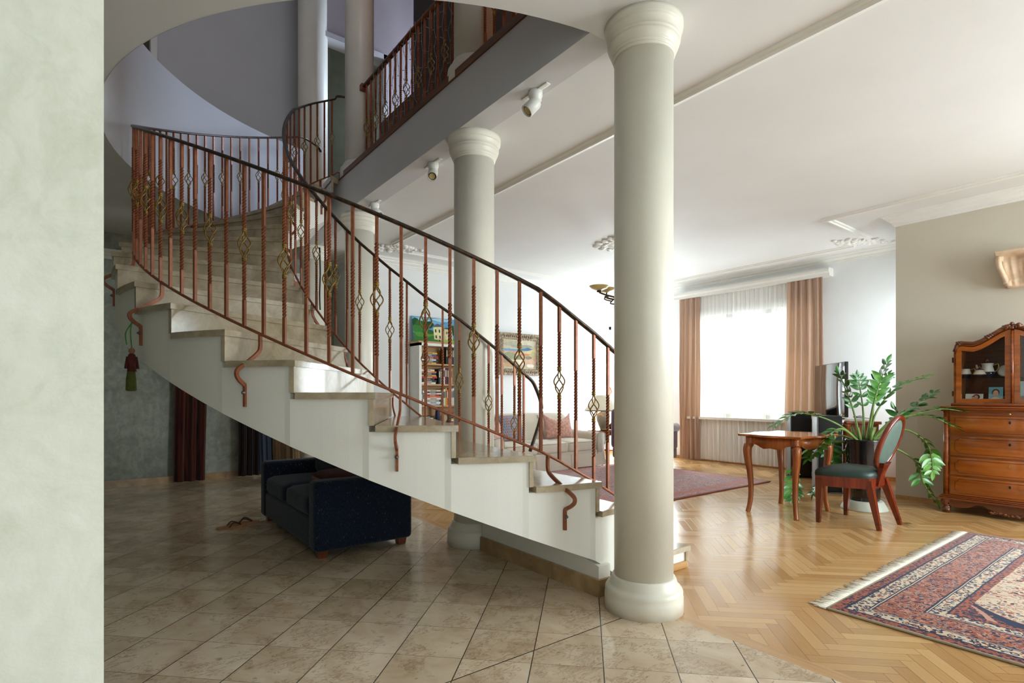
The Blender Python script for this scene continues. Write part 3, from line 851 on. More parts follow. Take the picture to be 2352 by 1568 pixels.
# ---------------------------------------------------------------- railings
def baluster_mesh(kind, L, w):
    """square bar with twisted stretches; origin at its foot"""
    mb = MB(); h = w/2; sq = [(h,h),(-h,h),(-h,-h),(h,-h)]
    def seg(z0, z1, turns):
        n = max(2, int(abs(turns)*16)+2) if turns else 2
        pa = [(0,0,lerp(z0, z1, i/(n-1))) for i in range(n)]
        tw = [turns*2*pi*i/(n-1) for i in range(n)]
        mb.tube(pa, 1, section=sq, twist=tw, smooth=False, cap=True)
    if kind == 'A':
        seg(0, .16*L, 0); seg(.16*L, .40*L, 3)
    elif kind == 'A2':
        seg(.60*L, .83*L, 3); seg(.83*L, L, 0)
    else:
        seg(0, .33*L, 0); seg(.33*L, .66*L, 4); seg(.66*L, L, 0)
    return mb
def basket_mesh(L, w, R):
    mb = MB(); z0, z1 = .40*L, .60*L; H = z1-z0
    for z in (z0-.004, z0+.008, z1-.02, z1-.008):
        mb.lathe([(w*.55, 0), (w*.82, .003), (w*.82, .009), (w*.55, .012)], 0, 0, z, 10)
    for q in range(4):
        pa = []
        for i in range(25):
            t = i/24; r = w*.38 + (R-w*.38)*max(0, sin(pi*min(1, max(0, (t-.16)/.68))))**1.1
            a = q*pi/2 + t*pi*1.25
            pa.append((r*cos(a), r*sin(a), z0+H*t))
        mb.tube(pa, w*.235, 6)
    return mb
PROTO = {}
def baluster(parent, x, y, z, kind, L, w, rotz):
    key = (kind, round(L, 3), round(w, 4))
    loc = Vector((x, y, z)) - parent_loc(parent)
    if key not in PROTO:
        b = baluster_mesh(kind, L, w).build('baluster', M['copper'], parent, origin=(0,0,0))
        bk = basket_mesh(L, w, .033 if w > .0145 else .030).build('basket_knot', M['gold'], b, origin=(0,0,0)) if kind == 'A' else None
        ub = baluster_mesh('A2', L, w).build('upper_bar', M['copper'], b, origin=(0,0,0)) if kind == 'A' else None
        PROTO[key] = (b, bk, ub)
    else:
        s, k, ub = PROTO[key]
        b = s.copy(); COL.objects.link(b); b.parent = parent
        for q in (k, ub):
            if q is not None:
                c = q.copy(); COL.objects.link(c); c.parent = b
    b.location = loc; b.rotation_euler = (0, 0, rotz)
    return b
FLAT = lambda w, h: [(w/2,h/2),(-w/2,h/2),(-w/2,-h/2),(w/2,-h/2)]
def round_flat(w, h):
    out = []
    for k in range(12):
        a = 2*pi*k/12; c, s = cos(a), sin(a)
        out.append((w/2*(abs(c)**.6)*(1 if c > 0 else -1), h/2*(abs(s)**.6)*(1 if s > 0 else -1)))
    return out
def rail_tube(path, w, h): return MB().tube(path, 1, section=[(b, a) for a, b in round_flat(w, h)], up=(0,0,1), smooth=True)
def bracket(parent, p, outdir, pts):
    mb = MB(); d = Vector((outdir[0], outdir[1], 0)).normalized(); side = Vector((-d.y, d.x, 0))
    path = smooth_path([Vector(p) + d*a + Vector((0,0,b)) for a, b in pts], 5)
    mb.tube(path, 1, section=FLAT(.013, .02), up=side, smooth=False)
    b = mb.build('bracket', M['copper'], parent)
    e = Vector(p) + d*pts[-1][0] + Vector((0,0,pts[-1][1]+.075))
    Mx = Matrix.Translation(e + d*.008) @ d.to_track_quat('Z', 'Y').to_matrix().to_4x4()
    MB().lathe([(.011,0),(.011,.006),(.006,.009),(.006,.015),(.001,.017)], n=10, M=Mx).build('bolt', M['steel'], b)
LO = .906; RR = 2.45
orail = thing('stair_railing', 'long outer iron stair railing with gold basket knots, nearest the viewer', 'railing', (CX0, CY0, 0))
def o_z(a): return .829 + .01773*(-105.7-a)
def o_pt(a): return polar(RR, a)
LOWX = [(3.02, .29), (2.88,.372), (2.72,.46), (2.559,.548), (2.434,.619), (2.282,.694), (2.149,.762), (2.003,.829)]
lowpath = [(x, 2.362, z) for x, z in LOWX]
ang = [-105.7 - 3.03*i for i in range(50)]
curve = [(*o_pt(a), o_z(a)) for a in [-106.5 - 1.5*i for i in range(101)]]
end_a = -256.5
curve = [c for c, a in zip(curve, [-106.5 - 1.5*i for i in range(101)]) if a > end_a]
pe = (*polar(2.47, end_a), o_z(end_a))
base = lowpath + curve
tail_top = [(pe[0], pe[1], pe[2]+LO), (2.2, 7.19, pe[2]+LO+.01), (2.34, 7.25, pe[2]+LO-.02), (2.36, 7.27, pe[2]+LO-.06)]
mbr = rail_tube([(x, y, z-.002) for x, y, z in base] + [pe], .016, .016); mbr.build('bottom_rail', M['copper'], orail)
rail_tube(smooth_path([(x, y, z+LO) for x, y, z in base] + tail_top, 2), .034, .021).build('handrail', M['rail'], orail)
kinds = 'BA'
for i, (x, z) in enumerate(LOWX[:-1]):
    baluster(orail, x, 2.362, z, kinds[(len(LOWX)-1-i) % 2], LO, .016, 0)
for i, a in enumerate(ang):
    if a < end_a: break
    x, y = o_pt(a); baluster(orail, x, y, o_z(a), kinds[i % 2], LO, .016, radians(a))
# S-shaped feet bolted to the white side
OUTP = [(0,0),(0,-.075),(.02,-.11),(.10,-.165),(.165,-.205),(.172,-.235),(.15,-.262),(.118,-.285),(.112,-.31),(.112,-.40)]
for px in (929, 592, 367, 282):
    pass
for a in (-124.0, -142.6, -162.8, -181.5, -200, -219, -238):
    x, y = o_pt(a); d = (cos(radians(a)), sin(radians(a)))
    bracket(orail, (x, y, o_z(a)), d, OUTP)
bracket(orail, (2.06, 2.362, .80), (0,-1), [(a*1.28, b) for a, b in OUTP])
# inner railing
RN = 1.388; LI = .875
irail = thing('stair_railing', 'short inner iron stair railing around the stairwell, ending in a curl at the bottom', 'railing', (CX0, CY0, 0))
def i_z(a): return interp(-a, [(-p, q) for p, q in IN_Z])
A_IN = [-a for a in range(90, 247, 2)]
ib = [(*polar(RN, a), i_z(a)) for a in A_IN]
def i_len(a): return interp(-a, [(88, .905), (130, .895), (178, .86), (215, .835), (246, .83)])
it = [(x, y, z + i_len(a)) for (x, y, z), a in zip(ib, A_IN)]
yc = CY0-RN
curl = [(2.715, yc, .70), (2.76, yc, .80), (2.81, yc, .92), (2.835, yc, 1.01), (2.825, yc, 1.09), (2.79, yc, 1.17), (2.74, yc, 1.25)]
ztop = it[-1]
land = [(2.13, 5.98, ztop[2]+.04), (2.2, 5.93, ztop[2]+.03)]
rail_tube(ib + [(2.13, 5.99, i_z(-246)+.03), (2.17, 5.99, i_z(-246)+.03)], .014, .014).build('bottom_rail', M['copper'], irail)
rail_tube(smooth_path(curl + it + land, 3), .03, .02).build('handrail', M['rail'], irail)
INB = [(-90.5,'B'),(-94.2,'A'),(-98.8,'B'),(-103.3,'A'),(-108,'B'),(-112.6,'A'),(-117.7,'B'),(-122.9,'A'),(-128.4,'B'),(-133.6,'A'),(-138.6,'B'),(-143.4,'A'),(-147.9,'B'),(-152.4,'A'),(-156.7,'B'),(-160.9,'A'),(-165.1,'B'),(-169.8,'A'),(-174.2,'B'),(-178.6,'A')]
a = -183.2; k = 0
while a > -245: INB.append((a, 'BA'[k % 2])); a -= 4.7; k += 1
for a, kd in INB:
    L = round(i_len(a)*20)/20 if False else round(i_len(a), 2)
    x, y = polar(RN, a); baluster(irail, x, y, i_z(a), kd, L, .0142, radians(a))
INP = [(0,0),(0,-.08),(.02,-.12),(.055,-.165),(.068,-.20),(.058,-.235),(.025,-.262),(.012,-.29),(.012,-.37)]
for a in (-132.6, -148.8, -163, -178, -193, -208, -223, -237):
    x, y = polar(RN, a); d = (-cos(radians(a)), -sin(radians(a)))
    bracket(irail, (x, y, i_z(a)), d, INP)
# gallery railing along the slab edge, between the columns
GZ = ZF+.05; GL = .90; GX = 2.34
grail = thing('gallery_railing', 'straight iron railing of the gallery on the oak edge board', 'railing', (GX, 4.7, GZ))
rail_tube([(GX-.03, 5.70, GZ+GL), (GX-.03, 3.75, GZ+GL)], .05, .024).build('handrail', M['oak_rail'], grail)
rail_tube([(GX-.03, 3.36, GZ+GL), (GX-.03, 2.15, GZ+GL)], .05, .024).build('handrail', M['oak_rail'], grail)
MB().box(GX-.06, GX, 5.66, 5.72, GZ+GL-.03, GZ+GL+.03).build('end_flange', M['copper'], grail)
n = 0; y = 5.60; gy = []
while y > 2.2:
    if not 3.36 < y < 3.74:
        baluster(grail, GX-.03, y, GZ-.05, 'AB'[n % 2], GL+.05, .016, 0); gy.append(y)
    n += 1; y -= .118
# string of little lights wound over the gallery balusters
mb = MB(); rnd = random.Random(11)
for yv in gy:
    if 3.7 < yv < 5.4:
        pa = []; z = GZ+GL+.02
        while z > GZ+.06:
            pa.append((GX-.03 + rnd.uniform(-.03,-.012), yv + rnd.uniform(-.028, .028), z)); z -= rnd.uniform(.07, .12)
        mb.tube(smooth_path(pa, 4), .0019, 5)
        for p in pa[1:]:
            d = Vector((rnd.uniform(-.6,-.1), rnd.choice((-1,1))*rnd.uniform(.5,1), rnd.uniform(-.3,.5))).normalized()
            mb.tube([p, Vector(p)+d*.02, Vector(p)+d*.034], [.002, .003, .0032], 5)
mb.tube(smooth_path([(GX-.03+rnd.uniform(-.02,.02), lerp(5.4, 3.7, i/24), GZ+GL+.018+rnd.uniform(0,.015)) for i in range(25)], 3), .0019, 5)
single(mb, 'string_lights', M['rope'], 'string of small unlit fairy lights wound over the gallery railing', 'string lights', (GX, 4.6, GZ+GL))
# spot lamps on the ceiling along the column line
def spot(x, y, aim, label):
    t = thing('ceiling_spot', label, 'spotlight', (x, y, ZC))
    MB().rbox(x-.018, x+.018, y-.13, y+.13, ZC-.008, ZC, .006, 2).build('mounting_strip', M['plastic_white'], t)
    MB().lathe([(.046,0),(.046,-.035),(.040,-.04),(.040,-.06),(.03,-.066),(.001,-.066)], x, y, ZC, 24).build('canopy', M['plastic_white'], t)
    d = Vector(aim).normalized()
    Mx = Matrix.Translation(Vector((x, y, ZC-.075))) @ d.to_track_quat('Z', 'Y').to_matrix().to_4x4()
    h = MB().lathe([(.012,-.02),(.036,-.012),(.041,0),(.042,.09),(.036,.092),(.034,.075),(.001,.072)], n=24, M=Mx).build('lamp_head', M['plastic_white'], t)
    MB().lathe([(.034,.0755),(.030,.084),(.018,.08),(.001,.078)], n=20, M=Mx).build('reflector', M['black'], h)
    MB().lathe([(.026,.085),(.001,.083)], n=20, M=Mx, cap=False).build('lens', M['amber'], h)
spot(2.285, 2.742, (-.75, .25, -.85), 'white ceiling spotlight nearest the front column, turned away to the left')
spot(2.299, 4.127, (-.55, -.72, -.9), 'white ceiling spotlight left of the second column, facing the viewer')
spot(2.30, 5.36, (.35, -.8, -.8), 'white ceiling spotlight beside the farther column capital, half behind the stair handrail')
# little cloth doll hanging from a stair bracket on a green ribbon
ad = -162.8; rx = RR+.15; bx, by = polar(rx+.012, ad); zb = o_z(ad)
doll = thing('hanging_doll', 'small red and green cloth doll hanging from a stair bracket on a green ribbon', 'doll', (bx, by, zb-.3))
DX, DY = bx, by
MB().tube(smooth_path([(DX, DY, zb-.25), (DX-.006, DY-.004, zb-.33), (DX, DY, zb-.42)], 6), .003, 6).tube(smooth_path([(DX, DY, zb-.27), (DX-.03, DY, zb-.33), (DX-.025, DY-.01, zb-.40)], 6), .003, 6).build('ribbon', plain('green_ribbon', srgb(50,140,40), .6), doll)
MB().sphere((DX, DY, zb-.435), .016, 12, 8, sc=(1,1,1.2)).build('head', plain('skin_cloth', srgb(150,100,80), .8), doll)
MB().lathe([(.004,.0),(.016,-.008),(.025,-.04),(.02,-.075),(.024,-.11)], DX, DY, zb-.447, 14).tube([(DX-.02, DY, zb-.47), (DX-.03, DY-.01, zb-.54)], .008, 6).tube([(DX+.02, DY, zb-.47), (DX+.03, DY+.01, zb-.54)], .008, 6).build('red_jacket', plain('dark_red_cloth', srgb(86,28,24), .85, var=.2, vs=40), doll)
MB().lathe([(.02,.0),(.026,-.05),(.028,-.115),(.02,-.12)], DX-.003, DY, zb-.553, 12).build('green_skirt', plain('moss_green_cloth', srgb(84,92,30), .85, var=.15, vs=40), doll)
# dark strap looped on an inner baluster
sx, sy = polar(RN-.012, -160.0)
single(MB().tube(smooth_path([(sx, sy, i_z(-160)+.50), (sx+.006, sy+.004, i_z(-160)+.3), (sx, sy, i_z(-160)+.14), (sx+.004, sy, i_z(-160)+.02)], 6), .006, 6), 'dark_strap', M['black'], 'thin dark strap hanging on the inner stair railing before the farthest column', 'strap', (sx, sy, i_z(-160)))
# ---------------------------------------------------------------- games table
def ell(cx, cy, a, b, n=24, t0=0., t1=2*pi): return [(cx+a*cos(t0+(t1-t0)*i/n), cy+b*sin(t0+(t1-t0)*i/n)) for i in range(n+(0 if abs(t1-t0-2*pi)<1e-6 else 1))]
TX0, TX1, TY0, TY1 = 5.09, 5.72, 2.39, 2.84
tc = ((TX0+TX1)/2, (TY0+TY1)/2)
table = thing('side_table', 'small cherry wood table with curved legs and a wavy apron, beside the green chair', 'table', (*tc, 0))
def serp(hx, hy, amp, n=14):
    """serpentine edged rectangle outline about the table centre"""
    out = []
    def edge(a, b):
        d = Vector(b)-Vector(a); nn = Vector((d.y, -d.x)).normalized()
        for i in range(n):
            t = i/n; w = amp*(sin(pi*t)**2*1.3 - .9*sin(2*pi*t)**2)
            p = Vector(a)+d*t+nn*w; out.append((p.x, p.y))
    c = [(-hx,-hy),(hx,-hy),(hx,hy),(-hx,hy)]
    for i in range(4): edge(c[i], c[(i+1) % 4])
    return [(x+tc[0], y+tc[1]) for x, y in out]
hx, hy = (TX1-TX0)/2, (TY1-TY0)/2
mb = MB(); P0 = serp(hx+.075, hy+.075, .03)
levels = [(.985, .742), (1., .747), (1., .757), (.99, .763)]
vs = [((x-tc[0])*s+tc[0], (y-tc[1])*s+tc[1], z) for s, z in levels for x, y in P0]; n = len(P0)
mb.add(vs, [(k*n+i, k*n+(i+1) % n, (k+1)*n+(i+1) % n, (k+1)*n+i) for k in range(3) for i in range(n)] + [tuple(range(n)), tuple(range(3*n, 4*n))])
mb.build('table_top', M['cherry_top'], table)
P1 = serp(hx+.012, hy+.012, .016); mb = MB(); vs = []
for i, (x, y) in enumerate(P1):
    t = (i % 14)/14; zl = .655 - .035*sin(pi*t)**2 + .03*sin(3*pi*t)**2*.6
    vs += [(x, y, .742), (x, y, zl), (tc[0]+(x-tc[0])*.93, tc[1]+(y-tc[1])*.93, zl), (tc[0]+(x-tc[0])*.93, tc[1]+(y-tc[1])*.93, .742)]
mb.add(vs, [(4*i+c, 4*i+(c+1) % 4, 4*((i+1) % n)+(c+1) % 4, 4*((i+1) % n)+c) for i in range(n) for c in range(4)], True)
mb.build('apron', M['cherry'], table)
for sx in (-1, 1):
    for sy in (-1, 1):
        bx, by = tc[0]+sx*hx, tc[1]+sy*hy
        prof = [(.742,-.004,.027),(.66,-.004,.027),(.645,.008,.03),(.60,.012,.0295),(.52,.008,.0255),(.40,-.004,.021),(.25,-.012,.018),(.12,-.008,.0165),(.03,.004,.0165),(0,.010,.017)]
        path = [(bx+sx*o, by+sy*o, z) for z, o, r in prof]
        MB().tube(smooth_path(path, 3), [interp(p.z, [(z, r) for z, o, r in prof[::-1]]) for p in smooth_path(path, 3)], section=[(1,1),(-1,1),(-1,-1),(1,-1)], smooth=True, up=(1,0,0)).build('leg', M['cherry'], table)
# ---------------------------------------------------------------- oval backed chair
chair = thing('dining_chair', 'mahogany chair with oval back and dark green leather seat, standing at the small table', 'chair', (5.43, 2.0, 0))
def taper(mb, a, b, ra, rb):
    return mb.tube([a, b], [ra, rb], section=[(1,1),(-1,1),(-1,-1),(1,-1)], smooth=False, up=(1,0,0))
legs = [((5.165,2.215,.40),(5.165,2.228,0)), ((5.69,2.195,.40),(5.69,2.205,0)), ((5.275,1.865,.40),(5.244,1.775,0)), ((5.585,1.86,.40),(5.631,1.745,0))]
for a, b in legs:
    l = taper(MB(), a, b, .029, .0155).build('leg', M['mahogany'], chair)
    t = .12; p = Vector(b)*(1-t)+Vector(a)*t
    MB().tube([p+Vector((c*.024, s*.024, 0)) for c, s in ((cos(2*pi*i/16), sin(2*pi*i/16)) for i in range(16))], .002, 5, closed=True).build('ring', M['bronze'], l)
seat_poly = [(5.14,2.245),(5.28,2.262),(5.43,2.268),(5.58,2.258),(5.715,2.235),(5.70,2.1),(5.66,1.98),(5.61,1.855),(5.43,1.835),(5.25,1.855),(5.20,1.98),(5.155,2.1)]
MB().prism(seat_poly, .335, .425).build('seat_rail', M['mahogany'], chair)
mb = MB(); c = Vector((5.43, 2.06)); n = len(seat_poly)
ring = []
P = []
for i in range(n):
    a, b = Vector(seat_poly[i]), Vector(seat_poly[(i+1) % n])
    P += [a, a.lerp(b, .5)]
lev = [(1.0, .425), (1.015, .445), (1.0, .468), (.94, .484), (.8, .497), (.55, .508), (.28, .513), (.02, .515)]
vs = [(*(c+(p-c)*s), z) for s, z in lev for p in P]; n = len(P)
mb.add(vs, [(k*n+i, k*n+(i+1) % n, (k+1)*n+(i+1) % n, (k+1)*n+i) for k in range(len(lev)-1) for i in range(n)], True)
mb.build('seat', M['leather'], chair)
# oval back, leaning
Oc = Vector((5.435, 1.765, .735)); lean = radians(19)
ux = Vector((1, -.02, 0)).normalized(); uz = Vector((0, -sin(lean), cos(lean))); un = ux.cross(uz)
def opt(a, rx, rz, d=0): return Oc + ux*(rx*cos(a)) + uz*(rz*sin(a)) + un*d
mb = MB(); sec = [(-.022,-.016),(-.026,0),(-.022,.016),(-.006,.021),(.016,.016),(.02,0),(.016,-.016),(-.006,-.021)]
rows = 56; vs = []
for i in range(rows):
    a = 2*pi*i/rows
    for r, d in sec: vs.append(opt(a, .178-r, .228-r, d))
k = len(sec)
mb.add(vs, [(i*k+j, i*k+(j+1) % k, ((i+1) % rows)*k+(j+1) % k, ((i+1) % rows)*k+j) for i in range(rows) for j in range(k)], True)
mb.build('oval_frame', M['mahogany'], chair)
mb = MB()
for sgn in (-1, 1):
    vs = []
    for s, d in ((1., .006), (.96, .012), (.7, .019), (.3, .023), (.01, .024)):
        for i in range(40): vs.append(opt(2*pi*i/40, .163*s, .213*s, sgn*d))
    mb.add(vs, [(q*40+i, q*40+(i+1) % 40, (q+1)*40+(i+1) % 40, (q+1)*40+i) for q in range(4) for i in range(40)], True)
mb.build('back_pad', M['leather_back'], chair)
mb = MB()
pts = [(-.07, .355), (-.052, .45), (-.058, .515), (-.085, .56), (-.05, .545), (0, .535), (.05, .545), (.085, .56), (.058, .515), (.052, .45), (.07, .355)]
def neck(a, b, c): 
    yv = 1.84 - max(0, b-.42)*math.tan(lean) ; return (5.435+a, yv+c, b)
mb.prism(pts, -.017, .017, neck); mb.build('back_neck', M['mahogany'], chair)
# fallen leaf under the chair foot
def leaf_mesh(mb, base, d, nrm, L, W, curl=.12, m=0):
    d = Vector(d).normalized(); nrm = Vector(nrm); nrm = (nrm - d*nrm.dot(d))
    nrm = nrm.normalized() if nrm.length > 1e-4 else d.orthogonal().normalized()
    s = d.cross(nrm); base = Vector(base); vs = []; N = 7
    for i in range(N+1):
        t = i/N; w = W*(sin(pi*t**.85)**.8)*.5 if 0 < t < 1 else .0008
        p = base + d*(L*t) - nrm*(curl*L*t*t)
        vs += [p - s*w + nrm*(w*.3), p, p + s*w + nrm*(w*.3)]
    fs = []
    for i in range(N):
        a = 3*i; fs += [(a, a+1, a+4, a+3), (a+1, a+2, a+5, a+4)]
    mb.add(vs, fs, True, m)
mb = MB(); leaf_mesh(mb, (5.66, 1.745, .012), (.5,-.8,0), (.2,.1,1), .085, .045, .05)
single(mb, 'fallen_leaf', M['leaf'], 'single fallen green leaf on the parquet at the rear chair foot', 'leaf', (5.67, 1.72, 0))
# ---------------------------------------------------------------- potted plant
PX, PY = 6.13, 2.21
plant = thing('potted_plant', 'big leafy green plant with arching stems in a glossy black pot behind the chair', 'plant', (PX, PY, 0))
MB().lathe([(.205,0),(.205,.012),(.165,.085),(.16,.09),(.01,.09)], PX, PY, 0, 40).build('plinth', M['stone_plinth'], plant)
MB().lathe([(.125,.09),(.135,.10),(.147,.30),(.160,.52),(.169,.685),(.172,.695),(.168,.70),(.158,.695),(.152,.66),(.01,.655)], PX, PY, 0, 40).build('pot', M['glaze'], plant)
MB().lathe([(.152,.668),(.10,.682),(.04,.69),(.001,.69)], PX, PY, 0, 24).build('soil', M['soil'], plant)
def frond(pts, t0, n, L=.095, seed=0, r0=.014, droop=.0, alt=0.):
    """pts: pixel x, pixel y, distance; leaflets from t0 to the tip"""
    rnd = random.Random(seed); path = smooth_path([pix(*p) for p in pts], 8); N = len(path)
    mb = MB(); mb.tube(path, [lerp(r0, .003, (i/(N-1))**.8) for i in range(N)], 7, m=1)
    tan = lambda i: (path[min(N-1, i+1)]-path[max(0, i-1)]).normalized()
    for k in range(n):
        t = lerp(t0, .97, k/(n-1)); i = int(t*(N-1)); p = path[i]; T = tan(i)
        upv = Vector((0,0,1)); side = T.cross(upv)
        if side.length < .3: side = Vector((CA, -SA, 0))
        side.normalize(); nn = side.cross(T).normalized()
        for sg in (-1, 1):
            d = side*sg*.9 + T*rnd.uniform(.45,.75) + nn*rnd.uniform(.0,.35)
            nrm = nn + side*sg*rnd.uniform(-.3,.3)
            if nrm.z < 0 and abs(T.z) < .8: nrm = -nrm
            s = 1.22*L*(.75+.5*sin(pi*min(1, (t-t0)/(1-t0)*.9+.1)))*rnd.uniform(.85,1.1)
            leaf_mesh(mb, p + d.normalized()*.004, d, nrm, s, s*.46, rnd.uniform(.05,.25))
    d = tan(N-1); leaf_mesh(mb, path[-1], d, d.orthogonal() if abs(d.z) > .9 else Vector((0,0,1)), L*1.1, L*.48, .1)
    mb.build('frond', [M['leaf'], M['stem']], plant)
Y = 5.07
Yc = .6065*PX + .7951*PY
frond([(1975,1012,Yc),(1962,950,Yc+.03),(1945,900,Yc+.05),(1928,858,Yc+.05)], .42, 7, .085, 1)
frond([(1985,1010,Yc+.06),(1982,940,Yc+.15),(1975,890,Yc+.2),(1971,866,Yc+.22)], .4, 6, .075, 2)
frond([(1992,1010,Yc-.04),(2006,930,Yc-.1),(2020,880,Yc-.14),(2038,834,Yc-.15)], .38, 9, .09, 3, .017)
frond([(1996,1010,Yc),(2004,950,Yc),(2012,905,Yc+.03),(2040,860,Yc+.1)], .5, 6, .07, 31, .015)
frond([(1998,1010,Yc),(2012,948,Yc-.02),(2060,890,Yc+.0),(2128,864,Yc+.02)], .45, 8, .085, 4)
frond([(2002,1010,Yc+.02),(2050,962,Yc+.04),(2100,935,Yc+.05),(2146,902,Yc+.05)], .5, 9, .075, 5)
frond([(2004,1010,Yc-.06),(2060,962,Yc-.16),(2130,955,Yc-.26),(2196,982,Yc-.33)], .55, 8, .075, 6)
frond([(2004,1010,Yc-.03),(2060,966,Yc-.08),(2150,940,Yc-.2),(2210,944,Yc-.25)], .55, 7, .07, 61)
frond([(2004,1012,Yc),(2070,985,Yc-.06),(2124,1012,Yc-.12),(2140,1052,Yc-.12),(2142,1082,Yc-.12)], .42, 9, .088, 7)
frond([(2004,1012,Yc+.04),(2066,1034,Yc+.02),(2104,1062,Yc),(2122,1110,Yc-.02),(2148,1150,Yc-.04)], .45, 9, .09, 8)
frond([(1972,1012,Yc),(1930,978,Yc-.02),(1880,956,Yc-.04),(1830,950,Yc-.08),(1778,976,Yc-.1)], .5, 9, .08, 9)
frond([(1970,1012,Yc-.05),(1935,985,Yc-.12),(1905,998,Yc-.18),(1878,1032,Yc-.22),(1858,1052,Yc-.24)], .35, 9, .085, 10)
frond([(1968,1012,Yc+.05),(1925,1000,Yc+.1),(1912,1030,Yc+.12),(1914,1062,Yc+.12)], .4, 6, .085, 11)
frond([(1968,1014,Yc+.02),(1880,1020,Yc+.2),(1825,1060,Yc+.3),(1822,1110,Yc+.31),(1820,1146,Yc+.31)], .62, 8, .085, 12)
frond([(1966,1014,Yc+.1),(1912,1060,Yc+.16),(1884,1105,Yc+.18),(1870,1132,Yc+.18)], .75, 4, .075, 13)
frond([(2000,1014,Yc+.08),(2040,985,Yc+.16),(2062,960,Yc+.2),(2055,940,Yc+.22)], .45, 5, .085, 14)
for a in range(5):
    an = a*1.3+.4; q = Vector((PX+.06*cos(an), PY+.06*sin(an), .66))
    MB().tube([q, q+Vector((.05*cos(an), .05*sin(an), .16))], [.019,.012], 8).build('cut_stem', M['stem'], plant)
# ---------------------------------------------------------------- cabinet
KX, KY, KW = 6.62, 1.199, 1.0           # front plane, centre, width
WX = XR - .02                           # back plane
cab = thing('display_cabinet', 'walnut chest of drawers with a glazed display top, against the grey wall', 'cabinet', (KX+.2, KY, 0))
y0, y1 = KY-KW/2, KY+KW/2
def fx(a, b, c): return (KX - c, a, b)       # polygon in (y,z), extruded towards the viewer
MB().box(KX+.012, WX, y0+.012, y1-.012, .165, .985).build('carcass', M['walnut'], cab)
mb = MB()
for z0_, z1_, o in ((.125,.145,.035),(.145,.158,.022),(.158,.172,.01)): mb.rbox(KX-o, WX, y0-o, y1+o, z0_, z1_, .006, 2)
mb.build('base_moulding', M['walnut_edge'], cab)
mb = MB()
for z0_, z1_, o in ((.985,1.0,.012),(1.0,1.018,.03),(1.018,1.034,.038)): mb.rbox(KX-o, WX, y0-o, y1+o, z0_, z1_, .006, 2)
mb.build('top_moulding', M['walnut_edge'], cab)
for yy in (y0+.028, y1-.028):
    MB().tube([(KX+.02, yy, .172), (KX+.02, yy, .985)], .026, 14).build('corner_post', M['walnut_edge'], cab)
slide = MB().box(KX+.002, KX+.02, y0+.06, y1-.06, .952, .983).build('pull_out_board', M['walnut_edge'], cab)
Mx = Matrix.Translation((KX+.002, KY, .968)) @ Matrix.Rotation(-pi/2, 4, 'Y')
MB().lathe([(.004,0),(.005,.008),(.010,.014),(.009,.019),(.001,.021)], n=14, M=Mx).build('knob', M['gilt'], slide)
inl = plain('dark_inlay_line', srgb(56,24,8), .3)
for i, (za, zb) in enumerate(((.172,.358),(.366,.545),(.553,.752),(.760,.948))):
    mb = MB().rbox(KX-.006, KX+.02, y0+.062, y1-.062, za+.004, zb-.004, .005, 2)
    dr = mb.build('drawer', M['walnut'], cab)
    # inlaid frame with notched corners
    ya, yb = y0+.10, y1-.10; z0_, z1_ = za+.026, zb-.026; q = .028
    out = []
    for cx, cz, sx, sz in ((ya,z0_,1,1),(yb,z0_,-1,1),(yb,z1_,-1,-1),(ya,z1_,1,-1)):
        arc = [(cx+sx*q*cos(t), cz+sz*q*sin(t)) for t in [pi/2*j/6 for j in range(7)]]
        out += arc if (sx*sz) < 0 else arc[::-1]
    if i == 3: out = [(ya,z0_),(yb,z0_),(yb,z1_),(ya,z1_)]
    MB().tube([(KX-.0065, a, b) for a, b in out], .0017, 5, closed=True).build('inlay_line', inl, dr)
    kz = (za+zb)/2 + .035
    MB().prism(ell(KY, kz, .008, .013, 12), .0055, .0085, fx).build('keyhole', M['gilt'] if i == 1 else M['black'], dr)
# carved apron and scroll feet
prof = []
for i in range(41):
    t = i/40; a = lerp(y0+.06, y1-.06, t); s = abs(2*t-1)
    zb = .072 - .045*(.5+.5*cos(pi*min(1, s/.30))) + (.030*sin(pi*(s-.30)/.35) if .30 < s < .65 else 0) - (.012*sin(pi*(s-.65)/.35) if s >= .65 else 0)
    prof.append((a, zb))
MB().prism([(y0+.05, .13)] + prof + [(y1-.05, .13)], -.01, .018, fx).build('carved_apron', M['carved'], cab)
mb = MB(); rnd = random.Random(4)
for i in range(26):
    t = i/25; mb.sphere((KX-.018, lerp(KY-.13, KY+.13, t), .035+.02*abs(2*t-1)+rnd.uniform(-.008,.008)), rnd.uniform(.010,.017), 8, 6, sc=(.8,1.3,.9))
mb.build('carved_shell', M['carved'], cab)
for yy, sg in ((y0+.035, -1), (y1-.035, 1)):
    for xx, fr in ((KX+.01, 1), (WX-.05, 0)):
        mb = MB()
        path = smooth_path([(xx, yy, .128), (xx-.012*fr, yy+sg*.012, .095), (xx+.004, yy-sg*.004, .06), (xx-.012*fr, yy+sg*.008, .03)], 5)
        mb.tube(path, [.042, .042, .04, .038, .036, .034, .031, .028, .026, .026, .027, .028, .028, .028, .028, .028][:len(path)], 12)
        mb.tube([(xx-.02*fr, yy+sg*.03, .024), (xx-.02*fr, yy-sg*.03, .024)], .024, 16)
        mb.build('foot', M['carved'], cab)
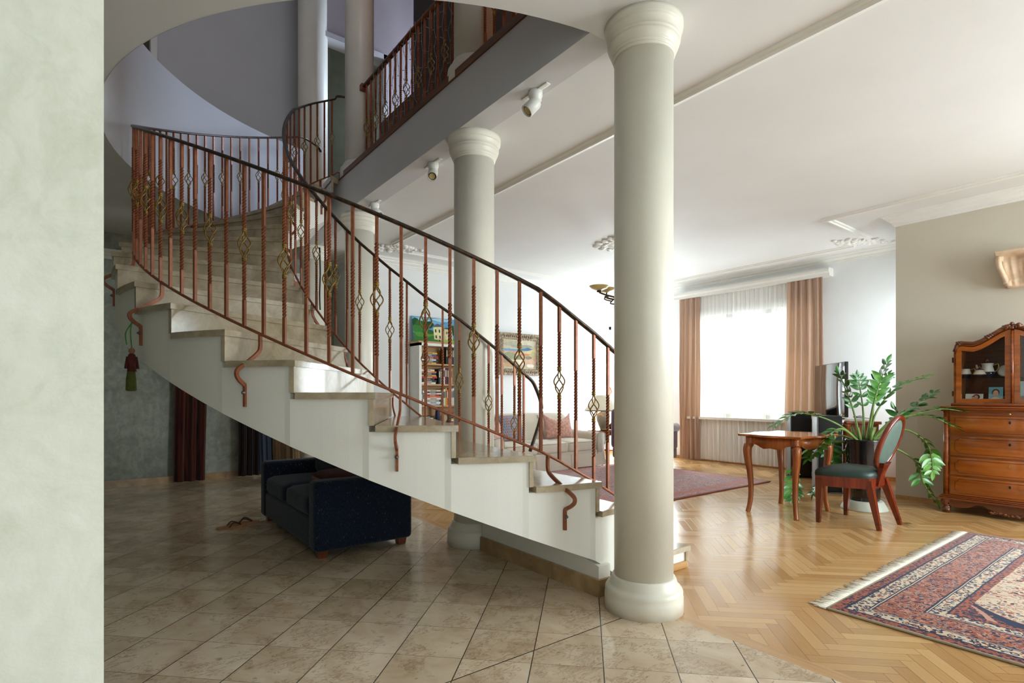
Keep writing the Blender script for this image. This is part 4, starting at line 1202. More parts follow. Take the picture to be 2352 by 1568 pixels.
# glazed upper part
UX = 6.72; HW = .425
ARCH = [(0, 1.775), (.08, 1.77), (.19, 1.748), (.30, 1.715), (.41, 1.682), (.52, 1.652), (.655, 1.632), (.78, 1.638), (.87, 1.646), (.94, 1.636), (.985, 1.605), (1.0, 1.56)]
def arch(y, drop=0.): return interp(min(1., abs(y-KY)/HW), ARCH) - drop
ysamp = [lerp(KY-HW, KY+HW, i/60) for i in range(61)]
BZ = 1.064
MB().rbox(UX-.03, WX, KY-HW-.03, KY+HW+.03, 1.034, BZ, .008, 2).build('upper_plinth', M['walnut_edge'], cab)
MB().prism([(KY-HW+.01, BZ)] + [(y, arch(y, .012)) for y in ysamp] + [(KY+HW-.01, BZ)], WX-.02, WX, lambda a, b, c: (c, a, b)).build('back_panel', M['carved'], cab)
for sg in (-1, 1):
    MB().box(UX+.01, WX, KY+sg*HW-.012, KY+sg*HW+.012, BZ, 1.57).build('side_panel', M['walnut'], cab)
mb = MB(); vs = []
for y in ysamp: vs += [(UX, y, arch(y)), (WX, y, arch(y)), (WX, y, arch(y, .02)), (UX, y, arch(y, .02))]
mb.add(vs, [(4*i+c, 4*i+(c+1) % 4, 4*i+4+(c+1) % 4, 4*i+4+c) for i in range(60) for c in range(4)], True)
mb.build('arched_top', M['walnut'], cab)
cr = MB().tube([(UX-.012, y, arch(y)+.006) for y in ysamp], .017, 10)
rnd = random.Random(9)
for s0 in (.93, .42, .12):
    for sg in (-1, 1):
        for q in range(5):
            y = KY+sg*HW*(s0-.018*q*2); cr.sphere((UX-.018, y, arch(y)+.008), .018-.002*q, 8, 6, sc=(1,1.5,.9), M=Matrix.Rotation(.6*sg, 4, 'X'))
for q in range(16):
    a = rnd.uniform(-1,1); cr.sphere((UX-.022, KY+a*.06, 1.782+rnd.uniform(-.02,.02)), rnd.uniform(.012,.021), 8, 6)
cr.build('carved_crest', M['carved'], cab)
sh = MB().box(UX+.04, WX-.03, KY-HW+.02, KY+HW-.02, 1.305, 1.311).build('glass_shelf', M['glass_shelf'], cab)
for sg in (-1, 1):
    ya, yb = (KY+.012, KY+HW-.012) if sg > 0 else (KY-HW+.012, KY-.012)
    ys = [lerp(ya, yb, i/30) for i in range(31)]; fw = .04
    top = [(y, arch(y, .028)) for y in ys]
    yi = [lerp(ya+fw, yb-fw, i/30) for i in range(31)]
    intop = [(y, arch(y, .028) - .045) for y in yi]
    mb = MB()
    for dp in (0,):
        vs = []
        O = [(ya, BZ+.002)] + top + [(yb, BZ+.002)]; I = [(ya+fw, BZ+.042)] + intop + [(yb-fw, BZ+.042)]
        m_ = len(O)
        for c in (UX-.012, UX+.012):
            vs += [(c, a, b) for a, b in O] + [(c, a, b) for a, b in I]
        fs = []
        for i in range(m_):
            j = (i+1) % m_
            fs += [(i, j, m_+j, m_+i), (2*m_+i, 2*m_+j, 3*m_+j, 3*m_+i), (i, j, 2*m_+j, 2*m_+i), (m_+i, m_+j, 3*m_+j, 3*m_+i)]
        mb.add(vs, fs)
    door = mb.build('glazed_door', M['walnut'], cab)
    MB().prism([(ya+fw-.004, BZ+.04)] + [(y, z+.003) for y, z in intop] + [(yb-fw+.004, BZ+.04)], -.002, .002, lambda a, b, c: (UX+c, a, b)).build('door_pane', M['cab_glass'], door)
    if sg > 0:
        for z in (1.13, 1.46): MB().box(UX-.008, UX+.016, KY+HW+.012, KY+HW+.022, z, z+.05).build('hinge', M['bronze'], door)
MB().tube([(UX-.018, KY, BZ), (UX-.018, KY, 1.735)], .011, 10).build('door_bead', M['walnut_edge'], cab)
MB().prism(ell(KY-.04, 1.40, .008, .013, 12), UX*0-.0135, -.0125, lambda a, b, c: (UX+c, a, b)).build('keyhole', M['gilt'], cab)
# china on the glass shelf
SHZ = 1.3115
def china(name, label, px, prof, spout=None, handle=None, lid=False, x=6.87, z=SHZ, cat='china', base_cut=.4):
    p = on_x(px, 866, x); cx, cy = p.x, p.y
    t = thing(name, label, cat, (cx, cy, z), group='porcelain on the glass shelf')
    H = max(b for a, b in prof); cut = H*base_cut
    lo = [(a, b) for a, b in prof if b <= cut]; hi = [(a, b) for a, b in prof if b >= cut]
    rc = interp(cut, [(b, a) for a, b in prof if True]) if lo else .03
    MB().lathe(lo + [(rc, cut)], cx, cy, z, 24, cap=False).build('blue_lower_body', M['cobalt'], t)
    MB().lathe([(rc, cut)] + hi, cx, cy, z, 24, cap=False).build('white_upper_body', M['porcelain'], t)
    MB().lathe([(rc+.0005, cut-.002), (rc+.002, cut), (rc+.0005, cut+.002)], cx, cy, z, 24, cap=False).build('gold_band', M['gilt'], t)
    if spout: MB().tube(smooth_path([(cx, cy+a, z+b) for a, b in spout], 5), [lerp(.013, .007, i/(5*(len(spout)-1))) for i in range(5*(len(spout)-1)+1)], 10).build('spout', M['porcelain'], t)
    if handle: MB().tube(smooth_path([(cx, cy+a, z+b) for a, b in handle], 5), .0045, 8).build('handle', M['gilt'], t)
    if lid:
        r, zt = prof[-1]
        MB().lathe([(r+.002, zt), (r*.9, zt+.006), (r*.4, zt+.014), (.002, zt+.016)], cx, cy, z, 20).build('lid', M['cobalt'], t)
        MB().tube(smooth_path([(cx, cy-.012, z+zt+.014), (cx, cy, z+zt+.034), (cx, cy+.012, z+zt+.014)], 5), .003, 7).build('lid_loop', M['gilt'], t)
    return t
china('cream_jug', 'small white and dark blue cream jug with gold handle, leftmost on the glass shelf', 2217, [(.03,0),(.042,.012),(.052,.032),(.046,.055),(.036,.072),(.04,.088)], [(.04,.05),(.055,.07),(.058,.092)], [(-.04,.075),(-.07,.09),(-.075,.06),(-.045,.03)])
china('sugar_bowl', 'round white and dark blue sugar bowl between the jug and the teapot', 2250, [(.03,0),(.044,.012),(.05,.028),(.042,.05),(.03,.068),(.034,.074)], lid=True, x=6.84)
china('teapot', 'tall white and dark green-blue teapot with gold loop lid on the glass shelf', 2268, [(.036,0),(.052,.02),(.058,.045),(.05,.075),(.042,.105),(.043,.125),(.05,.14)], [(.05,.06),(.075,.09),(.085,.128)], [(-.045,.12),(-.08,.13),(-.078,.08),(-.05,.05)], True, x=6.93)
p = on_x(2308, 828, 6.98); 
t = tag(MB().lathe([(.001,0),(.04,.004),(.055,.012),(.056,.014),(.04,.007),(.001,.004)], M=Matrix.Translation((6.99, p.y, SHZ+.062)) @ Matrix.Rotation(-pi/2+.2, 4, 'Y'), n=28).build('saucer', M['porcelain'], origin=(6.99, p.y, SHZ)), 'white saucer standing on edge at the right of the glass shelf', 'china', 'porcelain on the glass shelf')
p = on_x(2296, 905, 6.93)
t = thing('coffee_cup', 'white cup with gold rim half hidden behind the portrait photo', 'cup', (6.93, p.y, BZ))
MB().lathe([(.022,0),(.034,.015),(.04,.05),(.043,.065),(.04,.065),(.032,.02),(.001,.01)], 6.93, p.y, BZ+.0005, 20).build('cup_body', M['porcelain'], t)
MB().tube(smooth_path([(6.93, p.y+.038, BZ+.05), (6.93, p.y+.065, BZ+.045), (6.93, p.y+.036, BZ+.018)], 5), .004, 7).build('handle', M['gilt'], t)
# photographs leaning inside the cabinet
PIC = {}
def pcol(c):
    k = tuple(c)
    if k not in PIC: PIC[k] = plain('picture_colour_%d' % (len(PIC)+1), srgb(*c), .5, 0, .3, .08, 22.)
    return PIC[k]
def picture(w, h, shapes, thick, place, back=None):
    """flat picture made of stacked coloured shapes; shapes: (colour, polygon in 0..1)"""
    mb = MB(); cols = []
    def mi(c):
        m = pcol(c)
        if m not in cols: cols.append(m)
        return cols.index(m)
    b = mi(back or shapes[0][0])
    mb.prism([(0,0),(w,0),(w,h),(0,h)], 0, thick, place, b)
    for q, (c, poly) in enumerate(shapes):
        m = mi(c); vs = [place(min(1, max(0, a))*w, min(1, max(0, b_))*h, -.0002*(q+1)) for a, b_ in poly]
        mb.add(vs, [tuple(range(len(vs)))], False, m)
    return mb, cols
def photo(name, label, px0, px1, ybot, h, x, shapes, lean=.12):
    a = on_x(px0, ybot, x); b = on_x(px1, ybot, x); w = a.y-b.y
    pl = lambda s, t, d: (x + t*lean + d, a.y - s, BZ + .0012 + t)
    mb, cols = picture(w, h, shapes, .0015, pl, (240,240,238))
    return tag(mb.build(name, cols, origin=(x, (a.y+b.y)/2, BZ), keepnormals=True), label, 'photo', 'photos in the cabinet')
full = [(.0,.0),(1,.0),(1,1),(0,1)]
def E(cx, cy, a, b, n=18): return [(cx+a*cos(2*pi*i/n), cy+b*sin(2*pi*i/n)) for i in range(n)]
photo('photograph', 'landscape photo of a dark haired person holding a baby, lower left in the cabinet', 2217, 2258, 918, .088, 6.79, [((214,224,218), full), ((232,236,234), [(.2,0),(1,0),(1,.45),(.6,.6),(.3,.35)]), ((52,44,44), E(.62,.66,.2,.3)), ((206,160,132), E(.6,.62,.12,.22)), ((60,40,32), E(.44,.66,.09,.12)), ((214,150,128), E(.43,.55,.085,.16)), ((228,232,236), [(.12,.05),(.55,.05),(.52,.35),(.2,.38)])])
photo('photograph', 'upright portrait photo of a smiling child on blue, behind the left cabinet door', 2270, 2303, 919, .152, 6.80, [((112,170,186), full), ((160,196,206), [(0,0),(1,0),(1,.4),(0,.6)]), ((82,56,44), E(.5,.68,.27,.21)), ((222,172,146), E(.5,.60,.19,.20)), ((198,140,118), E(.5,.5,.06,.02)), ((234,222,190), [(.05,0),(.95,0),(.86,.28),(.62,.38),(.38,.38),(.14,.28)]), ((82,56,44), E(.43,.63,.022,.012)), ((82,56,44), E(.57,.63,.022,.012))])
photo('photograph', 'large portrait photo of a boy on a pale blue background behind the right door', 2336, 2386, 920, .205, 6.80, [((176,208,212), full), ((120,170,178), [(0,0),(1,0),(1,.3),(0,.35)]), ((118,88,68), E(.55,.68,.2,.17)), ((216,170,144), E(.55,.6,.15,.17)), ((150,140,144), [(.1,0),(1,0),(.92,.28),(.7,.38),(.4,.38),(.18,.3)])])
# plaster wall bracket
mb = MB(); by = KY-.01; hw = .175
def cbx(prof): return prof
prof = [(0,2.525),(.20,2.525),(.205,2.512),(.198,2.5),(.18,2.49),(.172,2.478),(.15,2.47),(.155,2.45),(.168,2.42),(.166,2.38),(.145,2.33),(.115,2.29),(.09,2.265),(.098,2.25),(.105,2.228),(.095,2.205),(.07,2.19),(.06,2.178),(0,2.178)]
n = 26; vs = []
for i in range(n+1):
    t = 2*i/n-1
    for d, z in prof:
        w = hw if z > 2.475 else lerp(.105, .15, min(1, max(0, (z-2.18)/.27)))
        fl = 1 - .16*(1-abs(t))**2*(1 if 2.2 < z < 2.46 else 0) - .08*abs(sin(t*pi*2.5))*(1 if 2.2 < z < 2.46 else 0)
        vs.append((XR - d*fl, by + t*w, z))
k = len(prof)
mb.add(vs, [(i*k+j, i*k+j+1, (i+1)*k+j+1, (i+1)*k+j) for i in range(n) for j in range(k-1)] + [tuple(range(k)), tuple(n*k+j for j in range(k))], True)
for sg in (-1, 1):
    y = by+sg*.145
    mb.tube(smooth_path([(XR-.16, y, 2.465), (XR-.182, y*1, 2.43), (XR-.17, by+sg*.138, 2.37), (XR-.125, by+sg*.118, 2.29), (XR-.1, by+sg*.108, 2.25), (XR-.10, by+sg*.104, 2.215)], 5), [.022]*26, 10)
    mb.tube([(XR-.155, y-sg*.03, 2.45), (XR-.155, y+sg*.015, 2.45)], .026, 14)
    mb.tube([(XR-.085, by+sg*.07, 2.222), (XR-.085, by+sg*.118, 2.222)], .03, 14)
single(mb, 'wall_bracket', M['stucco'], 'cream carved plaster bracket with scrolls high on the wall above the cabinet', 'wall bracket', (XR, by, 2.35))
# ---------------------------------------------------------------- rugs
def rug_mat(name, a, b):
    t = NT(name); p = t.coord(); X, Y, Z = t.xyz(p)
    ax = t.math('ABSOLUTE', X); ay = t.math('ABSOLUTE', Y)
    wob = t.math('MULTIPLY', t.math('SUBTRACT', t.noise(p, 3., 2), .5), .02)
    d = t.math('ADD', t.math('MINIMUM', t.math('SUBTRACT', a, ax), t.math('SUBTRACT', b, ay)), wob)
    navy, rust, cream, pink, sky = srgb(34,42,80), srgb(176,98,72), srgb(222,205,184), srgb(206,156,138), srgb(134,152,162)
    L = lambda lo, hi: t.math('MULTIPLY', t.math('GREATER_THAN', d, lo), t.math('LESS_THAN', d, hi))
    v1 = t.voronoi(p, 24.); c1c = t.xyz(t.voronoi(p, 24., out='Color'))[0]; v2 = t.voronoi(p, 46.); c2c = t.xyz(t.voronoi(p, 46., out='Color'))[0]
    n1 = t.noise(p, 34., 4, .6); n2 = t.noise(p, 15., 4, .6, 1.2); n4 = t.noise(p, 52., 3, .6, .6)
    dots = t.math('LESS_THAN', v1, .40); ring = t.math('MULTIPLY', dots, t.math('GREATER_THAN', v1, .27)); core = t.math('LESS_THAN', v1, .16)
    dots2 = t.math('LESS_THAN', v2, .42)
    scroll = t.math('LESS_THAN', t.math('ABSOLUTE', t.math('SUBTRACT', n2, .5)), .022)
    sq = t.math('GREATER_THAN', n4, .55)
    flower = t.ramp(c1c, [(0, navy), (.3, navy), (.31, pink), (.55, pink), (.56, rust), (.85, rust), (.86, sky), (1, sky)], 'CONSTANT')
    small = t.ramp(c2c, [(0, navy), (.45, navy), (.46, rust), (.8, rust), (.81, sky), (1, sky)], 'CONSTANT')
    g0 = t.mix(dots2, rust, navy); g0 = t.mix(t.math('MULTIPLY', sq, .6), g0, navy)
    g1 = t.mix(dots2, cream, small); g1 = t.mix(ring, g1, navy); g1 = t.mix(core, g1, rust)
    main = t.mix(sq, rust, t.mix(.35, rust, navy)); main = t.mix(dots2, main, small); main = t.mix(ring, main, navy); main = t.mix(core, main, sky); main = t.mix(scroll, main, pink)
    g2 = t.mix(dots2, cream, small); g2 = t.mix(ring, g2, navy); g2 = t.mix(core, g2, pink)
    g3 = t.mix(dots2, rust, navy)
    fr = t.math('ADD', t.math('POWER', t.math('DIVIDE', ax, a-.30), 2.4), t.math('POWER', t.math('DIVIDE', ay, b-.40), 2.4))
    wav = t.math('MULTIPLY', t.math('ADD', t.math('SINE', t.math('MULTIPLY', ax, 11.)), t.math('SINE', t.math('MULTIPLY', ay, 9.))), .11)
    lob = t.math('ADD', fr, wav)
    med = t.math('LESS_THAN', lob, 1.15); edge = t.math('LESS_THAN', t.math('ABSOLUTE', t.math('SUBTRACT', lob, 1.18)), .03); edge2 = t.math('LESS_THAN', t.math('ABSOLUTE', t.math('SUBTRACT', lob, 1.26)), .02)
    n3 = t.noise(p, 7., 4, .55, .8)
    cf = t.mix(t.math('MULTIPLY', dots2, t.math('GREATER_THAN', n3, .47)), cream, small)
    cf = t.mix(t.math('MULTIPLY', dots, t.math('GREATER_THAN', n3, .55)), cf, flower)
    cf = t.mix(t.math('MULTIPLY', scroll, .7), cf, rust)
    cen = t.math('LESS_THAN', t.math('ADD', t.math('POWER', t.math('DIVIDE', ax, .24), 2.), t.math('POWER', t.math('DIVIDE', ay, .36), 2.)), t.math('ADD', .85, t.math('MULTIPLY', n2, .3)))
    cf = t.mix(cen, cf, t.mix(dots2, rust, navy))
    nf = t.mix(t.math('MULTIPLY', dots, t.math('GREATER_THAN', n1, .52)), navy, flower)
    nf = t.mix(t.math('MULTIPLY', dots2, t.math('GREATER_THAN', n3, .6)), nf, pink); nf = t.mix(scroll, nf, rust)
    col = t.mix(med, nf, cf); col = t.mix(edge, col, navy); col = t.mix(edge2, col, pink)
    for lo, hi, cc in ((.425,.465,g3),(.415,.425,navy),(.355,.415,g2),(.335,.355,navy),(.345,.35,cream),(.165,.335,main),(.145,.165,navy),(.152,.158,cream),(.075,.145,g1),(.062,.075,navy),(.012,.062,g0)):
        col = t.mix(L(lo, hi), col, cc)
    col = t.mix(t.math('LESS_THAN', d, .012), col, srgb(176,166,146))
    col = t.mix(.35, col, t.mix(t.noise(p, 240., 2), srgb(90,80,74), srgb(214,204,190)), 'SOFT_LIGHT')
    return t.done(t.bsdf(col, .95, 0, .1, t.bump(t.noise(p, 320., 2), .4, .003), sheen=.15))
def rug(name, label, x0, x1, y0, y1, mat, fringe, th=.013):
    t = thing(name, label, 'rug', ((x0+x1)/2, (y0+y1)/2, 0))
    MB().rbox(x0, x1, y0, y1, .001, th, .005, 2).build('pile', mat, t)
    rnd = random.Random(2)
    for e, sg in fringe:
        mb = MB(); x = x0+.01
        while x < x1-.01:
            L = rnd.uniform(.06, .10); dx = rnd.uniform(-.02,.02)
            mb.tube([(x, e, .007), (x+dx*.3, e+sg*L*.4, .006), (x+dx, e+sg*L, .003)], [.0042, .0048, .0026], 5)
            x += .0085
        mb.box(x0, x1, min(e, e+sg*.035), max(e, e+sg*.035), .002, .008)
        mb.build('fringe', plain('cream_wool_fringe', srgb(236,229,214), .9, var=.08, vs=60), t)
    return t
RX0, RX1, RY0, RY1 = 3.10, 5.74, -2.2, 1.30
rug('patterned_rug', 'cream, rust and navy oriental rug with fringe in the right foreground', RX0, RX1, RY0, RY1, rug_mat('oriental_rug', (RX1-RX0)/2, (RY1-RY0)/2), [(RY1, 1)])
t = NT('faded_blue_red_rug'); p = t.coord(); X, Y_, Z = t.xyz(p)
n = t.noise(t.mapping(p, (1,4,1)), 5., 6, .7, .5); n2 = t.noise(p, 22., 4, .7)
c = t.ramp(t.math('ADD', t.math('MULTIPLY', n, .6), t.math('MULTIPLY', n2, .4)), [(.34, srgb(40,46,92)), (.42, srgb(58,64,112)), (.46, srgb(196,176,160)), (.495, srgb(176,104,92)), (.53, srgb(120,120,140)), (.56, srgb(200,150,134)), (.60, srgb(52,58,104)), (.68, srgb(170,170,150))])
d = t.math('MINIMUM', t.math('SUBTRACT', 1.42, t.math('ABSOLUTE', X)), t.math('SUBTRACT', 1.21, t.math('ABSOLUTE', Y_)))
c = t.mix(t.math('LESS_THAN', d, .035), c, srgb(140,66,56))
c = t.mix(t.math('MULTIPLY', t.math('MULTIPLY', t.math('GREATER_THAN', d, .12), t.math('LESS_THAN', d, .26)), .5), c, srgb(186,104,90))
rug('faded_rug', 'faded blue and red rug on the parquet in front of the cream sofa', 4.2, 7.04, 3.63, 6.05, t.done(t.bsdf(c, .95, 0, .1, sheen=.15)), [])
# ---------------------------------------------------------------- cream sofa
SX0, SX1, SY0, SY1 = 4.35, 6.52, 6.09, 6.95
sofa = thing('sofa', 'cream upholstered sofa with a gently arched back, along the white wall under the framed landscape', 'sofa', ((SX0+SX1)/2, (SY0+SY1)/2, 0))
MB().rbox(SX0+.02, SX1-.02, SY0+.01, SY1, .20, .27, .02, 3).build('seat_frame', M['cream_fabric'], sofa)
mb = MB()
def skirt(t, z):
    # flared skirt with pleats at the cushion joints
    P = [(SX0, SY1), (SX0, SY0), (SX0+.72, SY0), (SX0+.735, SY0+.02), (SX0+.75, SY0), (SX0+1.42, SY0), (SX0+1.435, SY0+.02), (SX0+1.45, SY0), (SX1, SY0), (SX1, SY1)]
    seg = t*(len(P)-1); i = min(len(P)-2, int(seg)); f = seg-i
    x, y = lerp(P[i][0], P[i+1][0], f), lerp(P[i][1], P[i+1][1], f)
    fl = (1-z)*.02
    cx, cy = (SX0+SX1)/2, (SY0+SY1)/2
    return (x + (1 if x > cx else -1)*fl*(abs(x-cx) > 1), y - (fl if y < cy else 0), .02 + .205*z)
mb.grid(lambda u, v: skirt(u, v), 54, 4, smooth=False); mb.build('skirt', M['cream_fabric'], sofa)
w = (SX1-SX0-.34)/3
for i in range(3):
    a = SX0+.17+i*w
    c = MB().rbox(a+.004, a+w-.004, SY0-.01, SY1-.2, .255, .425, .045, 1, cuts=9, puff=.02).build('seat_cushion', M['cream_fabric'], sofa)
    MB().tube([(a+.02, SY0-.006, .405), (a+w-.02, SY0-.006, .405)], .005, 6).build('piping', M['cream_piping'], c)
def back_fn(side):
    def f(u, v):
        x = lerp(SX0+.03, SX1-.03, u); s = abs(2*u-1)
        top = .815 - .02*s**2 - (.20*max(0, (s-.86)/.14)**2)
        z = lerp(.26, top, v); y = SY1-.20 + .10*v + .03*(v**6) if side == 0 else SY1 + .02*v - .03*v**6
        return (x, y - (.025*sin(pi*min(1, v*1.1)) if side == 0 else 0), z)
    return f
mb = MB().grid(back_fn(0), 40, 12).grid(back_fn(1), 40, 12)
mb.grid(lambda u, v: tuple(Vector(back_fn(0)(u, 1)).lerp(Vector(back_fn(1)(u, 1)), v) + Vector((0,0,.03*sin(pi*v)))), 40, 5)
for e in (0, 1): mb.grid(lambda u, v, e=e: tuple(Vector(back_fn(0)(e, v)).lerp(Vector(back_fn(1)(e, v)), u)), 3, 12)
bk = mb.build('backrest', M['cream_fabric'], sofa)
for s in (.34, .66):
    MB().tube([Vector(back_fn(0)(s + (.05 if s > .5 else -.05)*(1-v)**2, v)) + Vector((0,-.003,0)) for v in [i/10 for i in range(1, 11)]], .005, 6).build('back_seam', M['cream_piping'], bk)
for sg, xx in ((-1, SX0), (1, SX1)):
    mb = MB(); vs = []
    # arm section in x,z (rolled outwards), swept along y with a dipping top
    for j in range(13):
        t = j/12; y = lerp(SY0, SY1, t); zt = .545 + .14*max(0, t-.55)**1.5
        sec = [(0,.20),(-.16,.20),(-.16,zt-.05),(-.13,zt-.012),(-.08,zt),(-.03,zt-.005),(.02,zt-.03),(.03,zt-.07),(.012,zt-.2)]
        vs += [(xx + sg*a, y, z) for a, z in sec]
    k = 9; fs = [(i*k+j, i*k+(j+1) % k, (i+1)*k+(j+1) % k, (i+1)*k+j) for i in range(12) for j in range(k)] + [tuple(range(k)), tuple(range(12*k, 13*k))]
    mb.add(vs, fs, True); ar = mb.build('armrest', M['cream_fabric'], sofa)
    MB().tube([(x, y-.002, z) for x, y, z in vs[1:k]], .005, 6).build('piping', M['cream_piping'], ar)
def pillow(name, label, mat, c, w, h, d, rx, rz, roll=0., horn=.0, group=None):
    """stuffed cushion standing on its edge, rotated about its bottom centre"""
    mb = MB(); N = 16; vs = []; fs = []
    for s in (-1, 1):
        for j in range(N+1):
            for i in range(N+1):
                u, v = 2*i/N-1, 2*j/N-1
                th = (max(0, 1-u**2)*max(0, 1-v**2))**.42
                pinch = 1 - .06*(1-abs(u)**3)*(abs(v)**4)
                x = u*w/2*(1-.07*(1-u*u)*0 - .05*(1-abs(v))*0) * (1-.06*(1-v*v)) ; z = v*h/2*(1-.06*(1-u*u))
                if v > 0: z -= horn*(1-u*u)*v
                vs.append((x, s*d/2*th, z + h/2))
    n1 = (N+1)**2
    for s in (0, 1):
        for j in range(N):
            for i in range(N):
                a = s*n1+j*(N+1)+i; fs.append((a, a+1, a+N+2, a+N+1))
    mb.add(vs, fs, True)
    t = mb.build(name, mat, origin=(0,0,0))
    t.location = c; t.rotation_euler = (rx, roll, rz)
    return tag(t, label, 'cushion', group)
pillow('cushion', 'dusty pink brocade cushion with pointed corners at the right end of the cream sofa', M['pink_fabric'], (5.98, 6.56, .432), .56, .44, .17, -.32, -.12, .03, .12)
pillow('cushion', 'grey cushion with small triangles in the middle of the cream sofa', M['triangles'], (5.06, 6.58, .432), .48, .43, .16, -.34, .1)
pillow('cushion', 'dusty pink brocade cushion slumped at the left arm of the cream sofa', M['pink_fabric'], (4.70, 6.52, .432), .46, .40, .16, -.3, .5, -.1, .08)
# ---------------------------------------------------------------- paintings
def wall_picture(name, label, x0, x1, z0, z1, y, shapes, frame, lean=0.):
    t = thing(name, label, 'painting', ((x0+x1)/2, y, z0))
    pl = lambda a, b, d: (x0 + frame + a, y - .022 + d + (z1-z0-b)*0, z0 + frame + b)
    w, h = x1-x0-2*frame, z1-z0-2*frame
    mb, cols = picture(w, h, shapes, .012, pl)
    mb.build('canvas', cols, t, keepnormals=True)
    if frame:
        sec = [(0,0),(0,-.05),(.03,-.062),(frame*.5,-.04),(frame*.8,-.05),(frame,-.03),(frame,-.012)]
        vs = []; cs = [(x0,z0,1,1),(x1,z0,-1,1),(x1,z1,-1,-1),(x0,z1,1,-1)]
        for cx, cz, sx, sz in cs:
            for a, d in sec: vs.append((cx+sx*a, y+d, cz+sz*a))
        k = len(sec)
        MB().add(vs, [(i*k+j, i*k+j+1, ((i+1) % 4)*k+j+1, ((i+1) % 4)*k+j) for i in range(4) for j in range(k-1)]).build('picture_frame', M['frame_gold'], t)
        mb = MB(); rnd = random.Random(8)
        def run(a, b):
            n = int((Vector(b)-Vector(a)).length/.042)
            for i in range(n):
                p = Vector(a).lerp(Vector(b), (i+.5)/n)
                mb.sphere((p.x, y-.048, p.y), .016, 7, 5, sc=(1.3,.8,.8), M=Matrix.Rotation(rnd.uniform(0,3), 4, 'Y'))
        f = frame*.5
        run((x0+f,z0+f),(x1-f,z0+f)); run((x1-f,z0+f),(x1-f,z1-f)); run((x1-f,z1-f),(x0+f,z1-f)); run((x0+f,z1-f),(x0+f,z0+f))
        mb.build('frame_carving', M['frame_gold'], t)
    return t
rnd = random.Random(21)
def blob(cx, cy, a, b, n=12, j=.25): return [(cx+a*cos(2*pi*i/n)*rnd.uniform(1-j,1+j), cy+b*sin(2*pi*i/n)*rnd.uniform(1-j,1+j)) for i in range(n)]
land = [((196,186,160), full), ((176,172,150), blob(.3,.85,.3,.1)), ((206,198,172), blob(.7,.9,.3,.1)), ((160,156,140), blob(.55,.78,.35,.06)),
        ((110,160,186), [(0,.60),(1,.64),(1,.70),(.72,.74),(.4,.68),(0,.69)]), ((76,110,150), [(.42,.67),(.62,.70),(.74,.76),(.86,.7),(1,.69),(1,.66),(.5,.64)]),
        ((214,196,140), [(.55,.55),(.8,.66),(1,.74),(1,.3),(.6,.4)]), ((206,170,140), [(0,.2),(0,.6),(.5,.62),(.8,.45),(1,.42),(1,.15)]),
        ((150,156,120), blob(.2,.45,.18,.12)), ((130,140,110), blob(.42,.35,.14,.12)), ((206,130,100), blob(.62,.5,.16,.04)), ((220,150,120), blob(.3,.58,.14,.025)), ((230,210,190), blob(.5,.24,.25,.1)), ((196,160,120), blob(.2,.15,.22,.1)), ((214,176,150), blob(.8,.25,.18,.1)), ((120,130,110), blob(.75,.4,.1,.06)), ((236,222,204), blob(.82,.12,.14,.06)), ((180,176,130), blob(.93,.52,.1,.1)), ((150,140,116), blob(.08,.3,.08,.12))]
wall_picture('framed_painting', 'landscape painting in a wide carved antique frame on the white wall above the cream sofa', 5.34, 6.27, 1.475, 2.19, YB, land, .11)
villa = [((86,160,206), full), ((150,200,226), blob(.2,.9,.18,.08)), ((176,214,232), blob(.62,.92,.2,.06)), ((120,182,216), blob(.45,.8,.2,.06)),
         ((30,78,40), blob(.06,.72,.12,.2)), ((44,104,44), blob(.2,.66,.16,.2)), ((26,66,36), blob(.33,.7,.1,.14)), ((60,128,50), blob(.12,.5,.16,.18)), ((36,92,40), blob(.9,.55,.14,.2)), ((24,60,32), blob(.8,.5,.1,.16)),
         ((56,120,48), [(0,0),(1,0),(1,.22),(.6,.2),(.3,.34),(0,.36)]), ((84,150,60), blob(.2,.3,.2,.1)), ((40,96,40), blob(.3,.42,.14,.1)),
         ((232,222,170), [(.42,.14),(.60,.12),(.60,.66),(.42,.62)]), ((190,176,140), [(.60,.12),(.66,.14),(.66,.80),(.60,.78)]), ((216,204,160), [(.66,.14),(.82,.16),(.82,.56),(.66,.62)]),
         ((90,92,100), [(.40,.62),(.52,.78),(.62,.66)]), ((104,104,110), [(.58,.78),(.68,.82),(.68,.79),(.6,.75)]), ((80,84,92), [(.65,.62),(.75,.66),(.84,.56),(.66,.58)]),
         ((40,80,60), [(.45,.42),(.48,.42),(.48,.54),(.45,.54)]), ((40,80,60), [(.53,.42),(.56,.42),(.56,.54),(.53,.54)]), ((60,60,56), [(.45,.18),(.48,.18),(.48,.30),(.45,.30)]), ((60,60,56), [(.53,.18),(.56,.18),(.56,.30),(.53,.30)]), ((44,60,54), [(.69,.38),(.71,.38),(.71,.48),(.69,.48)]), ((44,60,54), [(.75,.36),(.77,.36),(.77,.46),(.75,.46)]), ((60,60,56), [(.615,.5),(.645,.51),(.645,.62),(.615,.61)]),
         ((150,190,80), blob(.7,.1,.2,.05)), ((96,70,50), [(.5,.0),(.56,.0),(.54,.14),(.51,.14)])]
